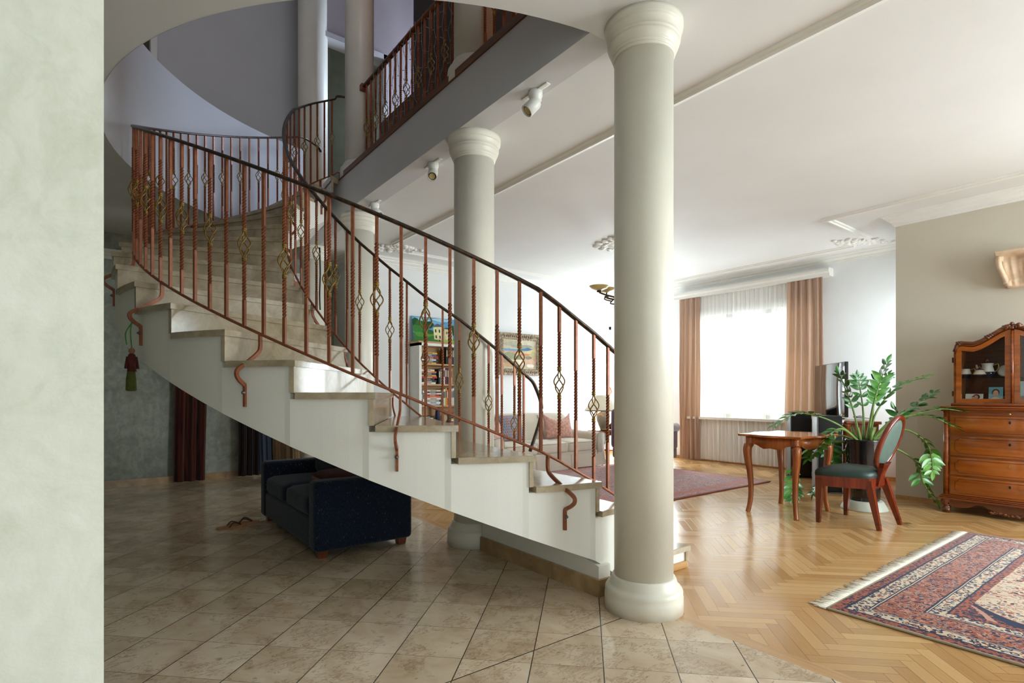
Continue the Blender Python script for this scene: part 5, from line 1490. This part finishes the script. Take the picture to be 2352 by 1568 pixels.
# ---------------------------------------------------------------- bookcase
BX0, BX1, BY0 = 3.72, 4.56, 7.09
bk = thing('bookcase', 'tall white bookcase with oak shelves full of books, left of the second column', 'bookcase', ((BX0+BX1)/2, 7.24, 0))
for x in (BX0, BX1-.04):
    MB().box(x, x+.04, BY0, YB-.016, 0, 1.90).build('side_panel', M['trim_white'], bk)
MB().box(BX0+.04, BX1-.04, YB-.03, YB-.016, .05, 1.86).build('back_panel', M['oak_light'], bk)
MB().box(BX0, BX1, BY0, YB-.016, 1.86, 1.90).box(BX0+.04, BX1-.04, BY0+.002, BY0+.03, 0, .08).build('face_frame', M['trim_white'], bk)
MB().box(BX0-.012, BX1+.012, BY0-.012, YB-.016, 1.90, 1.925).build('top_board', M['oak_light'], bk)
SHELVES = [1.60, 1.30, .985, .72, .42, .08]
for z in SHELVES: MB().box(BX0+.04, BX1-.04, BY0+.02, YB-.03, z-.022, z).build('shelf', M['oak_light'], bk)
t = thing('small_painting', 'unframed painting of a pale villa among trees, leaning on top of the bookcase', 'painting', (4.15, 7.3, 1.925))
mb, cols = picture(.82, .39, villa, .02, lambda a, b, d: (BX0+.01+a, 7.27 + b*.2 + d, 1.926+b))
mb.build('canvas', cols, t, keepnormals=True)
BOOKCOL = {'red': (168,34,34), 'dark red': (110,26,30), 'navy': (30,40,78), 'blue': (50,90,150), 'white': (226,222,214), 'black': (32,32,34), 'yellow': (214,176,60), 'orange': (214,110,50), 'cream': (220,206,176), 'grey': (150,150,150), 'green': (50,96,70), 'magenta': (170,50,100), 'brown': (110,76,50), 'light blue': (120,160,190)}
BM = {k: plain('book_cloth_'+k.replace(' ','_'), srgb(*v), .5, 0, .35, .05, 20.) for k, v in BOOKCOL.items()}
PAGES = plain('book_pages', srgb(226,218,200), .85)
used_lab = {}
shelfname = {1.60: 'top bookcase shelf', 1.30: 'second bookcase shelf', .985: 'third bookcase shelf', .72: 'fourth bookcase shelf'}
ORD = ['lowest', 'second from the bottom', 'third from the bottom', 'fourth from the bottom', 'fifth from the bottom', 'sixth from the bottom', 'seventh from the bottom', 'eighth from the bottom', 'ninth from the bottom']
ORV = ['leftmost', 'second from left', 'third from left', 'fourth from left', 'fifth from left', 'sixth from left', 'seventh from left', 'eighth from left', 'ninth from left']
def book(c, x0, x1, z0, z1, flat, label, group, y0=BY0+.035, dep=.17):
    b = thing('book', label, 'book', ((x0+x1)/2, y0+dep/2, z0), group=group)
    e = .0025
    if flat:
        MB().rbox(x0, x1, y0, y0+dep, z0, z0+e, .001, 1).rbox(x0, x1, y0, y0+dep, z1-e, z1, .001, 1).box(x0, x1, y0, y0+e, z0, z1).build('cover', BM[c], b)
        MB().box(x0+.004, x1-.004, y0+e, y0+dep-.004, z0+e, z1-e).build('pages', PAGES, b)
        MB().box(lerp(x0,x1,.25), lerp(x0,x1,.7), y0-.0004, y0+.001, lerp(z0,z1,.35), lerp(z0,z1,.65)).build('title_band', BM['cream' if c not in ('white','cream','yellow') else 'navy'], b)
    else:
        MB().box(x0, x0+e, y0, y0+dep, z0, z1).box(x1-e, x1, y0, y0+dep, z0, z1).box(x0, x1, y0, y0+e, z0, z1).build('cover', BM[c], b)
        MB().box(x0+e, x1-e, y0+e, y0+dep-.004, z0+.004, z1-.004).build('pages', PAGES, b)
        MB().box(lerp(x0,x1,.25), lerp(x0,x1,.75), y0-.0004, y0+.001, lerp(z0,z1,.45), lerp(z0,z1,.85)).build('title_band', BM['cream' if c not in ('white','cream','yellow') else 'navy'], b)
rnd = random.Random(31)
def stack(z, x, cols, wmax, where):
    zz = z
    for i, c in enumerate(cols):
        h = rnd.uniform(.020, .032); w_ = wmax*rnd.uniform(.8, 1.)
        book(c, x, x+w_, zz+.0004, zz+h, True, '%s book %s in the flat stack on the %s' % (c, ORD[i], where), 'stacked books, '+where); zz += h
def row(z, x, cols, hmax, where):
    for i, c in enumerate(cols):
        w_ = rnd.uniform(.022, .034)
        book(c, x, x+w_, z+.0004, z+hmax*rnd.uniform(.86, 1.), False, '%s book %s in the upright row on the %s' % (c, ORV[i], where), 'upright books, '+where); x += w_+.0008
stack(1.60, BX0+.05, ['yellow','navy','white','brown','red','blue','yellow'], .30, shelfname[1.60])
row(1.60, BX0+.47, ['black','black','dark red','brown','navy','grey'], .25, shelfname[1.60])
stack(1.30, BX0+.045, ['white','black','black','red','yellow','navy','orange','cream'], .27, shelfname[1.30])
row(1.30, BX0+.34, ['black','grey','red','white','dark red','navy','blue','cream'], .25, shelfname[1.30])
row(.985, BX0+.045, ['green','white','black'], .22, 'third shelf far left')
stack(.985, BX0+.14, ['light blue','white','grey','white','orange','red','white','black','cream'], .25, shelfname[.985])
row(.985, BX0+.42, ['white','yellow','orange','dark red','magenta','white','white'], .26, shelfname[.985])
stack(.72, BX0+.045, ['white','grey','white','black'], .25, shelfname[.72])
t = thing('flask', 'dark vacuum flask with silver rings on the fourth shelf of the bookcase', 'flask', (BX0+.36, BY0+.1, .72))
MB().lathe([(.03,0),(.033,.005),(.033,.17),(.028,.19)], BX0+.36, BY0+.1, .7204, 18).build('body', BM['navy'], t)
MB().lathe([(.027,.19),(.029,.195),(.029,.225),(.02,.232),(.001,.232)], BX0+.36, BY0+.1, .7204, 18).build('cap', M['steel'], t)
t = thing('clay_ornament', 'rounded beige clay ornament beside the flask in the bookcase', 'ornament', (BX0+.47, BY0+.1, .72))
MB().sphere((BX0+.47, BY0+.1, .79), .055, 14, 10, sc=(1,.7,1.25)).sphere((BX0+.49, BY0+.08, .86), .03, 10, 8).build('body', plain('beige_clay', srgb(190,168,140), .8, var=.1), t)
stack(.72, BX0+.56, ['magenta','white','yellow','black','white','orange'], .17, 'fourth shelf right end')
# ---------------------------------------------------------------- lamp table
LX, LY = 7.13, 6.66
lt = thing('lamp_table', 'round wooden lamp table between the cream sofa and the front column', 'table', (LX, LY, 0))
MB().lathe([(.001,.50),(.29,.50),(.30,.507),(.30,.517),(.29,.522),(.001,.522)], LX, LY, 0, 36).build('table_top', M['cherry_top'], lt)
MB().lathe([(.27,.44),(.275,.45),(.275,.498),(.26,.5)], LX, LY, 0, 36).build('apron', M['cherry'], lt)
MB().lathe([(.001,.17),(.2,.17),(.2,.185),(.001,.185)], LX, LY, 0, 28).build('lower_shelf', M['cherry'], lt)
for a in range(4):
    an = a*pi/2+.6
    pa = [(LX+r*cos(an), LY+r*sin(an), z) for r, z in ((.26,.44),(.255,.3),(.22,.18),(.22,.08),(.255,0))]
    MB().tube(smooth_path(pa, 4), .017, 8).build('leg', M['cherry'], lt)
lx, ly = 7.06, 6.62
lamp = thing('table_lamp', 'table lamp with a marbled vase base and wide cream shade on the round table', 'lamp', (lx, ly, .522))
MB().lathe([(.05,0),(.055,.01),(.058,.03),(.085,.09),(.115,.17),(.125,.23),(.118,.275),(.08,.305),(.05,.32),(.03,.335),(.02,.36)], lx, ly, .5225, 28).build('lamp_base', M['lamp_glaze'], lamp)
MB().lathe([(.33,.345),(.125,.61)], lx, ly, .5225, 40, cap=False).lathe([(.326,.347),(.121,.609)], lx, ly, .5225, 40, cap=False).build('lamp_shade', M['lampshade'], lamp)
MB().lathe([(.331,.335),(.333,.345),(.331,.352),(.326,.345)], lx, ly, .5225, 40, cap=False).build('shade_trim', M['mahogany'], lamp)
MB().tube([(lx, ly, .87), (lx, ly, 1.13)], .006, 6).tube([(lx-.121, ly, 1.125), (lx+.121, ly, 1.125)], .003, 5).build('shade_holder', M['bronze'], lamp)
jx, jy = 7.22, 6.56
jar = thing('dotted_jar', 'round black jar with gold dots and a gold knob beside the lamp', 'jar', (jx, jy, .522))
MB().lathe([(.03,0),(.055,.02),(.066,.055),(.06,.09),(.035,.11),(.03,.118),(.02,.128),(.001,.13)], jx, jy, .5225, 24).build('body', M['black'], jar)
MB().sphere((jx, jy, .663), .013, 10, 8).build('knob', M['gilt'], jar)
mb = MB()
for k in range(14):
    a = k*2.4; z = .55+.075*((k*.37) % 1); r = interp(z-.5225, [(0,.03),(.02,.055),(.055,.066),(.09,.06),(.11,.035)])
    mb.sphere((jx+r*cos(a), jy+r*sin(a), z), .0075, 8, 6)
mb.build('gold_dots', M['gilt'], jar)
t = thing('ashtray', 'black and gold oval dish on the lamp table in front of the lamp', 'dish', (6.96, 6.47, .522))
MB().lathe([(.05,0),(.085,.012),(.095,.025),(.085,.022),(.05,.01),(.001,.008)], 6.96, 6.47, .5225, 24).build('dish', M['black'], t)
MB().lathe([(.05,.012),(.07,.02),(.05,.03),(.001,.032)], 6.955, 6.465, .5225, 20).build('gold_centre', M['gilt'], t)
t = thing('figurine', 'small terracotta figurine on the sill of the narrow window behind the lamp', 'figurine', (8.0, 7.36, .95))
MB().lathe([(.04,0),(.045,.02),(.035,.10),(.05,.16),(.045,.20),(.02,.235),(.018,.25)], 8.0, 7.36, .951, 14).sphere((8.0, 7.36, 1.235), .035, 12, 8, sc=(.9,.9,1.2)).build('body', M['terracotta'], t)
MB().sphere((8.0, 7.36, 1.275), .03, 10, 6, sc=(1.1,1.1,.6)).tube([(8.03,7.36,1.13),(8.07,7.35,1.2),(8.03,7.35,1.27)], .011, 6).build('hair_and_arm', plain('dark_terracotta', srgb(150,84,56), .7), t)
# ---------------------------------------------------------------- chandelier
HX, HY = 5.55, CY0
ch = thing('chandelier', 'bronze chandelier with amber glass bowls, partly behind the front column', 'chandelier', (HX, HY, ZC))
MB().lathe([(.06,-.05),(.05,-.085),(.012,-.1),(.012,-.60),(.03,-.62),(.045,-.66),(.03,-.72),(.012,-.76),(.001,-.80)], HX, HY, ZC, 18).build('stem', M['bronze'], ch)
for k in range(6):
    a = 2.62 + k*pi/3; c, s = cos(a), sin(a); R = .43
    pa = smooth_path([(HX+r*c, HY+r*s, ZC+z) for r, z in ((.03,-.66),(.14,-.73),(.26,-.71),(.36,-.685),(R,-.66))], 5)
    arm = MB().tube(pa, .012, 8).tube(smooth_path([(HX+.3*c, HY+.3*s, ZC-.70), (HX+.36*c, HY+.36*s, ZC-.745), (HX+.27*c, HY+.27*s, ZC-.77)], 4), .009, 6).lathe([(.012,-.662),(.03,-.655),(.034,-.645),(.02,-.635)], HX+R*c, HY+R*s, ZC, 12).build('arm', M['bronze'], ch)
    bz = ZC-.64 + (.045 if k % 2 else 0)
    MB().tube([(HX+R*c, HY+R*s, ZC-.66), (HX+R*c, HY+R*s, bz+.01)], .01, 6).build('bowl_stem', M['bronze'], arm)
    MB().lathe([(.001,0),(.05,.008),(.10,.032),(.125,.058),(.128,.062),(.122,.058),(.096,.036),(.05,.014),(.001,.006)], HX+R*c, HY+R*s, bz, 24).build('glass_bowl', M['amber'], arm)
# ---------------------------------------------------------------- armchair behind the front column
AX0, AX1, AY0, AY1 = 6.62, 7.44, 5.33, 6.03
ac = thing('armchair', 'plum velvet armchair with a mustard seat, mostly hidden behind the front column', 'armchair', ((AX0+AX1)/2, (AY0+AY1)/2, 0))
MB().rbox(AX0, AX1-.03, AY0+.01, AY1-.01, .13, .30, .03, 3).build('seat_base', M['plum'], ac)
MB().rbox(AX0+.15, AX1+.03, AY0+.05, AY1-.05, .295, .43, .06, 1, cuts=8, puff=.02).build('seat_cushion', M['mustard'], ac)
MB().rbox(AX0-.05, AX0+.16, AY0, AY1, .28, .92, .07, 4).build('backrest', M['plum'], ac)
for yy in (AY0+.02, AY1-.02):
    MB().rbox(AX0+.05, AX1-.06, yy-.05, yy+.05, .28, .60, .04, 3).tube([(AX0+.05, yy, .62), (AX1-.05, yy, .62)], .075, 16).build('armrest', M['plum'], ac)
for xx in (AX0+.06, AX1-.1):
    for yy in (AY0+.07, AY1-.07): MB().lathe([(.018,0),(.028,.04),(.026,.13)], xx, yy, 0, 12).build('leg', M['mahogany'], ac)
# ---------------------------------------------------------------- window dressing
pel = MB()
PS = [(0,0),(-.14,0),(-.155,-.02),(-.155,-.05),(-.135,-.075),(-.13,-.115),(0,-.115)]
ya, yb = 3.42, 6.05
vs = [(XW+a, y, 2.95+b) for y in (ya, yb) for a, b in PS]; k = len(PS)
pel.add(vs, [(j, (j+1) % k, k+(j+1) % k, k+j) for j in range(k)] + [tuple(range(k)), tuple(range(k, 2*k))])
single(pel, 'curtain_pelmet', M['plastic_white'], 'long white moulded curtain pelmet above the big window', 'pelmet', (XW, (ya+yb)/2, 2.9))
def drape(name, label, y0, y1, x, z0, z1, mat, n, amp, seed, cat='curtain', flare=0., group=None):
    r = random.Random(seed); ph = [r.uniform(0, 6) for _ in range(4)]
    def f(u, v):
        s = 1 + flare*(1-v)
        y = lerp(y0, y1, .5) + (u-.5)*(y1-y0)*s
        a = amp*(.45+.55*(1-v)**.5)
        w = sin(u*n*2*pi + ph[0] + .5*sin(3*v+ph[1])) + .45*sin(u*n*3.3*pi + ph[2] + v) + .3*sin(u*n*7*pi + ph[3])
        return (x + a*w, y + .012*sin(9*v+u*30)*(1-v), lerp(z0, z1, v))
    mb = MB().grid(f, int(n*18), 20)
    return single(mb, name, mat, label, cat, (x, (y0+y1)/2, z0), group)
drape('drape', 'taupe satin drape left of the big window, just right of the front column', 5.53, 5.95, XW-.10, .02, 2.84, M['taupe'], 4, .022, 3)
drape('drape', 'taupe satin drape at the right side of the big window, above the television', 3.52, 4.02, XW-.10, .02, 2.84, M['taupe'], 5, .024, 6, flare=.12)
drape('sheer_curtain', 'white sheer curtain across the big window', 3.75, 5.72, XW-.055, .03, 2.84, M['sheer'], 26, .010, 9)
MB()
# ---------------------------------------------------------------- television corner
TV0 = Vector((7.152, 2.845, 0)); TD = Vector((.76, .65, 0)).normalized(); TN = Vector((-TD.y, TD.x, 0))   # along, and towards the room
def tvp(a, n, z): p = TV0 + TD*a + TN*n; return (p.x, p.y, z)
def tvbox(mb, a0, a1, n0, n1, z0, z1, r=.004):
    Mx = Matrix(((TD.x, TN.x, 0, TV0.x), (TD.y, TN.y, 0, TV0.y), (0,0,1,0), (0,0,0,1)))
    return mb.rbox(a0, a1, n0, n1, z0, z1, r, 2, M=Mx)
con = thing('media_console', 'low wooden console with rounded corner columns under the television', 'console', tvp(.5, -.16, 0))
tvbox(MB(), -.22, 1.06, -.34, -.01, .08, .80).build('cabinet_body', M['cherry'], con)
tvbox(MB(), -.25, 1.09, -.36, .015, .80, .835, .008).build('console_top', M['cherry_top'], con)
tvbox(MB(), -.24, 1.08, -.35, .005, .0, .08, .01).build('plinth', M['cherry'], con)
for a in (-.21, .40, 1.05):
    MB().lathe([(.045,.08),(.05,.10),(.042,.12),(.042,.76),(.05,.78),(.045,.80)], *tvp(a, -.01, 0)[:2], 0, 16).build('corner_column', M['cherry'], con)
tv = thing('television', 'large flat television on the console, its dark screen mirroring the window', 'television', tvp(.64, -.1, .835))
tvbox(MB(), 0, 1.09, -.10, -.06, .87, 1.545).build('casing', M['black'], tv)
tvbox(MB(), .008, 1.082, -.0605, -.0575, .882, 1.537, .001).build('screen', M['screen'], tv)
tvbox(MB(), .32, .76, -.20, .0-.02, .8354, .85, .004).tube([tvp(.54, -.11, .84), tvp(.54, -.11, .95)], .02, 10).build('stand', M['black'], tv)
def speaker(a, n, label):
    t = thing('tower_speaker', label, 'speaker', tvp(a, n, 0))
    tvbox(MB(), a-.1, a+.1, n-.13, n+.12, .012, .895, .006).build('cabinet', M['black_matt'], t)
    tvbox(MB(), a-.098, a+.098, n+.12, n+.135, .03, .885, .008).build('grille', M['grey_cloth_front'], t)
    tvbox(MB(), a-.11, a+.11, n-.14, n+.14, 0, .012, .003).build('foot_plate', M['black'], t)
speaker(1.0, .17, 'black tower speaker at the left, behind the small table')
speaker(-.20, .20, 'black tower speaker at the right, directly behind the plant pot')
t = MB(); rnd = random.Random(5)
for i in range(5): tvbox(t, .82+rnd.uniform(-.01,.01), 1.04, -.32, -.06+rnd.uniform(-.02,.02), .8354+i*.009, .8354+i*.009+.008, .001)
single(t, 'magazine_stack', M['paper'], 'loose stack of white magazines on the far end of the media console', 'magazines', tvp(.93, -.2, .835))
t = MB()
for i in range(4): tvbox(t, -.2+.02*i, -.02, -.3+.03*i, -.05, .8354+i*.006, .8354+i*.006+.005, .001)
single(t, 'paper_pile', M['paper'], 'pile of papers on the near end of the media console, behind the plant stems', 'papers', tvp(-.1, -.2, .835))
pa = smooth_path([tvp(-.22+.24*abs(sin(i*1.7)), -.1-.16*abs(cos(i*1.1)), .866+.012*(i % 3)) for i in range(9)], 6)
single(MB().tube(pa, .004, 6), 'black_cable', M['black'], 'tangled black cable lying on the papers beside the television', 'cable', tvp(-.1, -.15, .86))
# ---------------------------------------------------------------- navy sofa under the stairs
NX0, NX1, NY0, NY1 = 1.195, 1.94, 3.80, 5.36
ns = thing('sofa', 'dark navy flecked two seat sofa standing under the stairs', 'sofa', ((NX0+NX1)/2, (NY0+NY1)/2, 0))
MB().rbox(NX0+.012, NX1-.01, NY0+.02, NY1-.02, .055, .27, .02, 3).build('seat_base', M['navy'], ns)
for y in (NY0, NY1-.155):
    MB().rbox(NX0, NX1, y, y+.155, .05, .545, .035, 4).build('armrest', M['navy'], ns)
MB().rbox(NX1-.2, NX1, NY0+.14, NY1-.14, .26, .76, .05, 4).build('backrest', M['navy'], ns)
h = (NY1-NY0-.31)/2
for i in range(2):
    a = NY0+.157+i*h
    MB().rbox(NX0+.004, NX1-.19, a+.003, a+h-.003, .265, .42, .05, 1, cuts=9, puff=.022).build('seat_cushion', M['navy'], ns)
    MB().rbox(NX1-.32, NX1-.17, a+.01, a+h-.01, .42, .75, .06, 1, cuts=9).build('back_cushion', M['navy'], ns)
for x in (NX0+.07, NX1-.07):
    for y in (NY0+.07, NY1-.07): MB().prism([(-.035,-.035),(.035,-.035),(.035,.035),(-.035,.035)], 0, .056, lambda a, b, c, x=x, y=y: (x+a*(.8+.2*c/.056), y+b*(.8+.2*c/.056), c)).build('foot', M['foot_wood'], ns)
t = thing('braided_cushion', 'dark red cushion with orange braided edge lying flat on the navy sofa', 'cushion', (1.52, 4.16, .44))
MB().rbox(1.34, 1.70, 3.975, 4.34, .442, .555, .055, 1, cuts=9, puff=.02).build('pad', plain('dark_maroon_weave', srgb(70,28,26), .9, var=.2, vs=50), t)
MB().tube([(1.52+.182*cos(a)*(1/max(abs(cos(a)), abs(sin(a))))**.8, 4.157+.184*sin(a)*(1/max(abs(cos(a)), abs(sin(a))))**.8, .50) for a in [2*pi*i/48 for i in range(48)]], .014, 8, closed=True).build('braid', plain('orange_black_braid', srgb(150,84,40), .9, var=.35, vs=70), t)
def sandal(x, y, rz, label):
    t = thing('flip_flop', label, 'sandal', (x, y, 0), rotz=rz, group='sandals by the navy sofa')
    out = [(.0,-.03),(.06,-.04),(.13,-.045),(.19,-.04),(.235,-.015),(.235,.02),(.20,.042),(.13,.038),(.06,.036),(.0,.028),(-.012,0)]
    MB().prism([(a-.11, b) for a, b in out], .001, .018).build('sole', plain('tan_rubber', srgb(176,130,90), .8), t)
    MB().tube(smooth_path([(-.03,-.042,.014),(.01,-.036,.05),(.075,.004,.02)], 5), .006, 6).tube(smooth_path([(-.03,.036,.014),(.01,.03,.05),(.075,.004,.02)], 5), .006, 6).build('strap', plain('brown_strap', srgb(90,58,44), .6), t)
sandal(.93, 5.20, .1, 'tan flip flop nearer to the viewer on the floor by the navy sofa')
sandal(1.04, 5.30, -.35, 'tan flip flop farther back, nearer to the navy sofa')
# ---------------------------------------------------------------- hall curtains under the stairs
def hang(name, label, x0, x1, y, z0, z1, mat, n, amp, seed):
    r = random.Random(seed); ph = [r.uniform(0, 6) for _ in range(3)]
    def f(u, v):
        w = sin(u*n*2*pi+ph[0]) + .4*sin(u*n*5*pi+ph[1]+v)
        return (lerp(x0, x1, u) + .01*sin(6*v+ph[2]), y + amp*w*(1-.4*v), lerp(z0, z1, v))
    return single(MB().grid(f, int(n*16), 14), name, mat, label, 'curtain', ((x0+x1)/2, y, z0))
hang('doorway_curtain', 'rust and black striped curtain hanging at the hall end wall, leftmost', .80, 1.16, 8.17, .02, 2.35, M['red_stripe'], 3, .03, 1)
hang('doorway_curtain', 'very dark brown curtain hanging between the striped and the slate blue one', 1.53, 1.80, 8.17, .03, 2.35, M['dark_curtain'], 3, .03, 2)
hang('doorway_curtain', 'narrow slate blue curtain hanging behind the navy sofa', 1.82, 1.98, 8.19, .03, 2.35, M['blue_curtain'], 2, .025, 3)
hang('doorway_curtain', 'sand coloured curtain hanging rightmost behind the navy sofa', 2.0, 2.56, 8.18, .03, 2.35, M['sand_curtain'], 5, .03, 4)
rod = MB().tube([(.7, 8.175, 2.36), (2.68, 8.175, 2.36)], .014, 10)
for x in (.72, 1.45, 2.66): rod.tube([(x, 8.175, 2.36), (x, YH, 2.36)], .008, 6)
single(rod, 'curtain_rod', M['bronze'], 'curtain rod carrying the hall curtains under the stairs', 'curtain rod', (1.7, 8.2, 2.36))
# ---------------------------------------------------------------- daylight through the windows, some of them added, one lamp upstairs
def area(name, loc, size, size_y, rot, power, col):
    l = bpy.data.lights.new(name, 'AREA'); l.shape = 'RECTANGLE'; l.size = size; l.size_y = size_y
    l.energy = power; l.color = col
    o = bpy.data.objects.new(name, l); COL.objects.link(o); o.location = loc; o.rotation_euler = rot
    return o
def day(win, wall, inward, power, col, name):
    """daylight just outside a window: win (a0,a1,z0,z1); inward is the direction it shines"""
    a = (win[0]+win[1])/2; z = (win[2]+win[3])/2; w, h = win[1]-win[0]+.1, win[3]-win[2]+.1
    if inward[0]: area(name, (wall - inward[0]*.38, a, z), h, w, (0, radians(90)*inward[0]*-1, 0), power, col)
    else: area(name, (a, wall - inward[1]*.38, z), w, h, (radians(90)*inward[1], 0, 0), power, col)
day(WIN1, XW, (-1,0), 45, (0.86, 0.94, 1.0), 'daylight_big_window')
day(WIN2, YB, (0,-1), 72, (0.86, 0.94, 1.0), 'daylight_small_window')
day(WIN3, YN, (0,1), 320, (0.86, 0.94, 1.0), 'daylight_parlour_window')
day(WIN4, YN, (0,1), 34, (0.86, 0.94, 1.0), 'daylight_hall_front')
day(WIN5, XW, (-1,0), 150, (0.86, 0.94, 1.0), 'daylight_added_door')  # added source, brightens the back wall and ceiling from behind the column
day(WIN6, YSTEP-.1, (0,1), 52, (0.86, 0.94, 1.0), 'daylight_added_recess')  # added source, gives the recess its bluish light
day(WIN7, XR+.1, (-1,0), 195, (0.86, 0.94, 1.0), 'daylight_right_window')
area('gallery_fill_light', (.35, -3.4, 5.4), 3.6, 2.3, (radians(90), 0, 0), 90, (.86,.9,1.0))  # ambient fill added upstairs, through an unseen made-up opening
day((6.80, 7.34, 4.3, 6.4), 4.85, (-1,0), 170, (.62,.74,1.0), 'daylight_corridor_window')
pl = bpy.data.lights.new('gallery_wall_lamp', 'SPOT'); pl.energy = 60; pl.color = (1.0,.74,.45); pl.spot_size = radians(75); pl.spot_blend = .6; pl.shadow_soft_size = .08
o = bpy.data.objects.new('gallery_wall_lamp', pl); COL.objects.link(o); o.location = (3.05, 4.1, 6.7); o.rotation_euler = Vector((.42, .05, -1.5)).to_track_quat('-Z','Y').to_euler()
pl = bpy.data.lights.new('gallery_room_lamp', 'POINT'); pl.energy = 14; pl.color = (.85,1.0,.92); pl.shadow_soft_size = .1
o = bpy.data.objects.new('gallery_room_lamp', pl); COL.objects.link(o); o.location = (4.2, 8.3, 5.8)
sn = bpy.data.lights.new('sun', 'SUN'); sn.energy = 6; sn.angle = radians(.6); sn.color = (1.0,.94,.84)
o = bpy.data.objects.new('sun', sn); COL.objects.link(o); o.rotation_euler = Vector((-.5,-.12,-1)).to_track_quat('-Z','Y').to_euler()
w = bpy.data.worlds.new('sky'); SC.world = w; w.use_nodes = True
bg = w.node_tree.nodes['Background']; bg.inputs[0].default_value = (.82,.92,1.0,1); bg.inputs[1].default_value = 1.2
# ---------------------------------------------------------------- camera
cam = bpy.data.cameras.new('camera'); cam.sensor_width = 36; cam.lens = F/2352*36
cam.shift_y = (HZ-784)/2352; cam.clip_start = .05
co = bpy.data.objects.new('camera', cam); COL.objects.link(co)
co.location = (0, 0, EYE); co.rotation_euler = (radians(90), 0, -YAW)
SC.camera = co
vs_ = SC.view_settings
vs_.view_transform = 'Standard'; vs_.look = 'None'; vs_.gamma = 1; vs_.use_curve_mapping = False
vs_.exposure = 0.3
SC.cycles.use_denoising = True
SC.cycles.max_bounces = 8; SC.cycles.diffuse_bounces = 5; SC.cycles.glossy_bounces = 4; SC.cycles.transparent_max_bounces = 12
SC.cycles.sample_clamp_indirect = 8.0; SC.cycles.caustics_reflective = False; SC.cycles.caustics_refractive = False
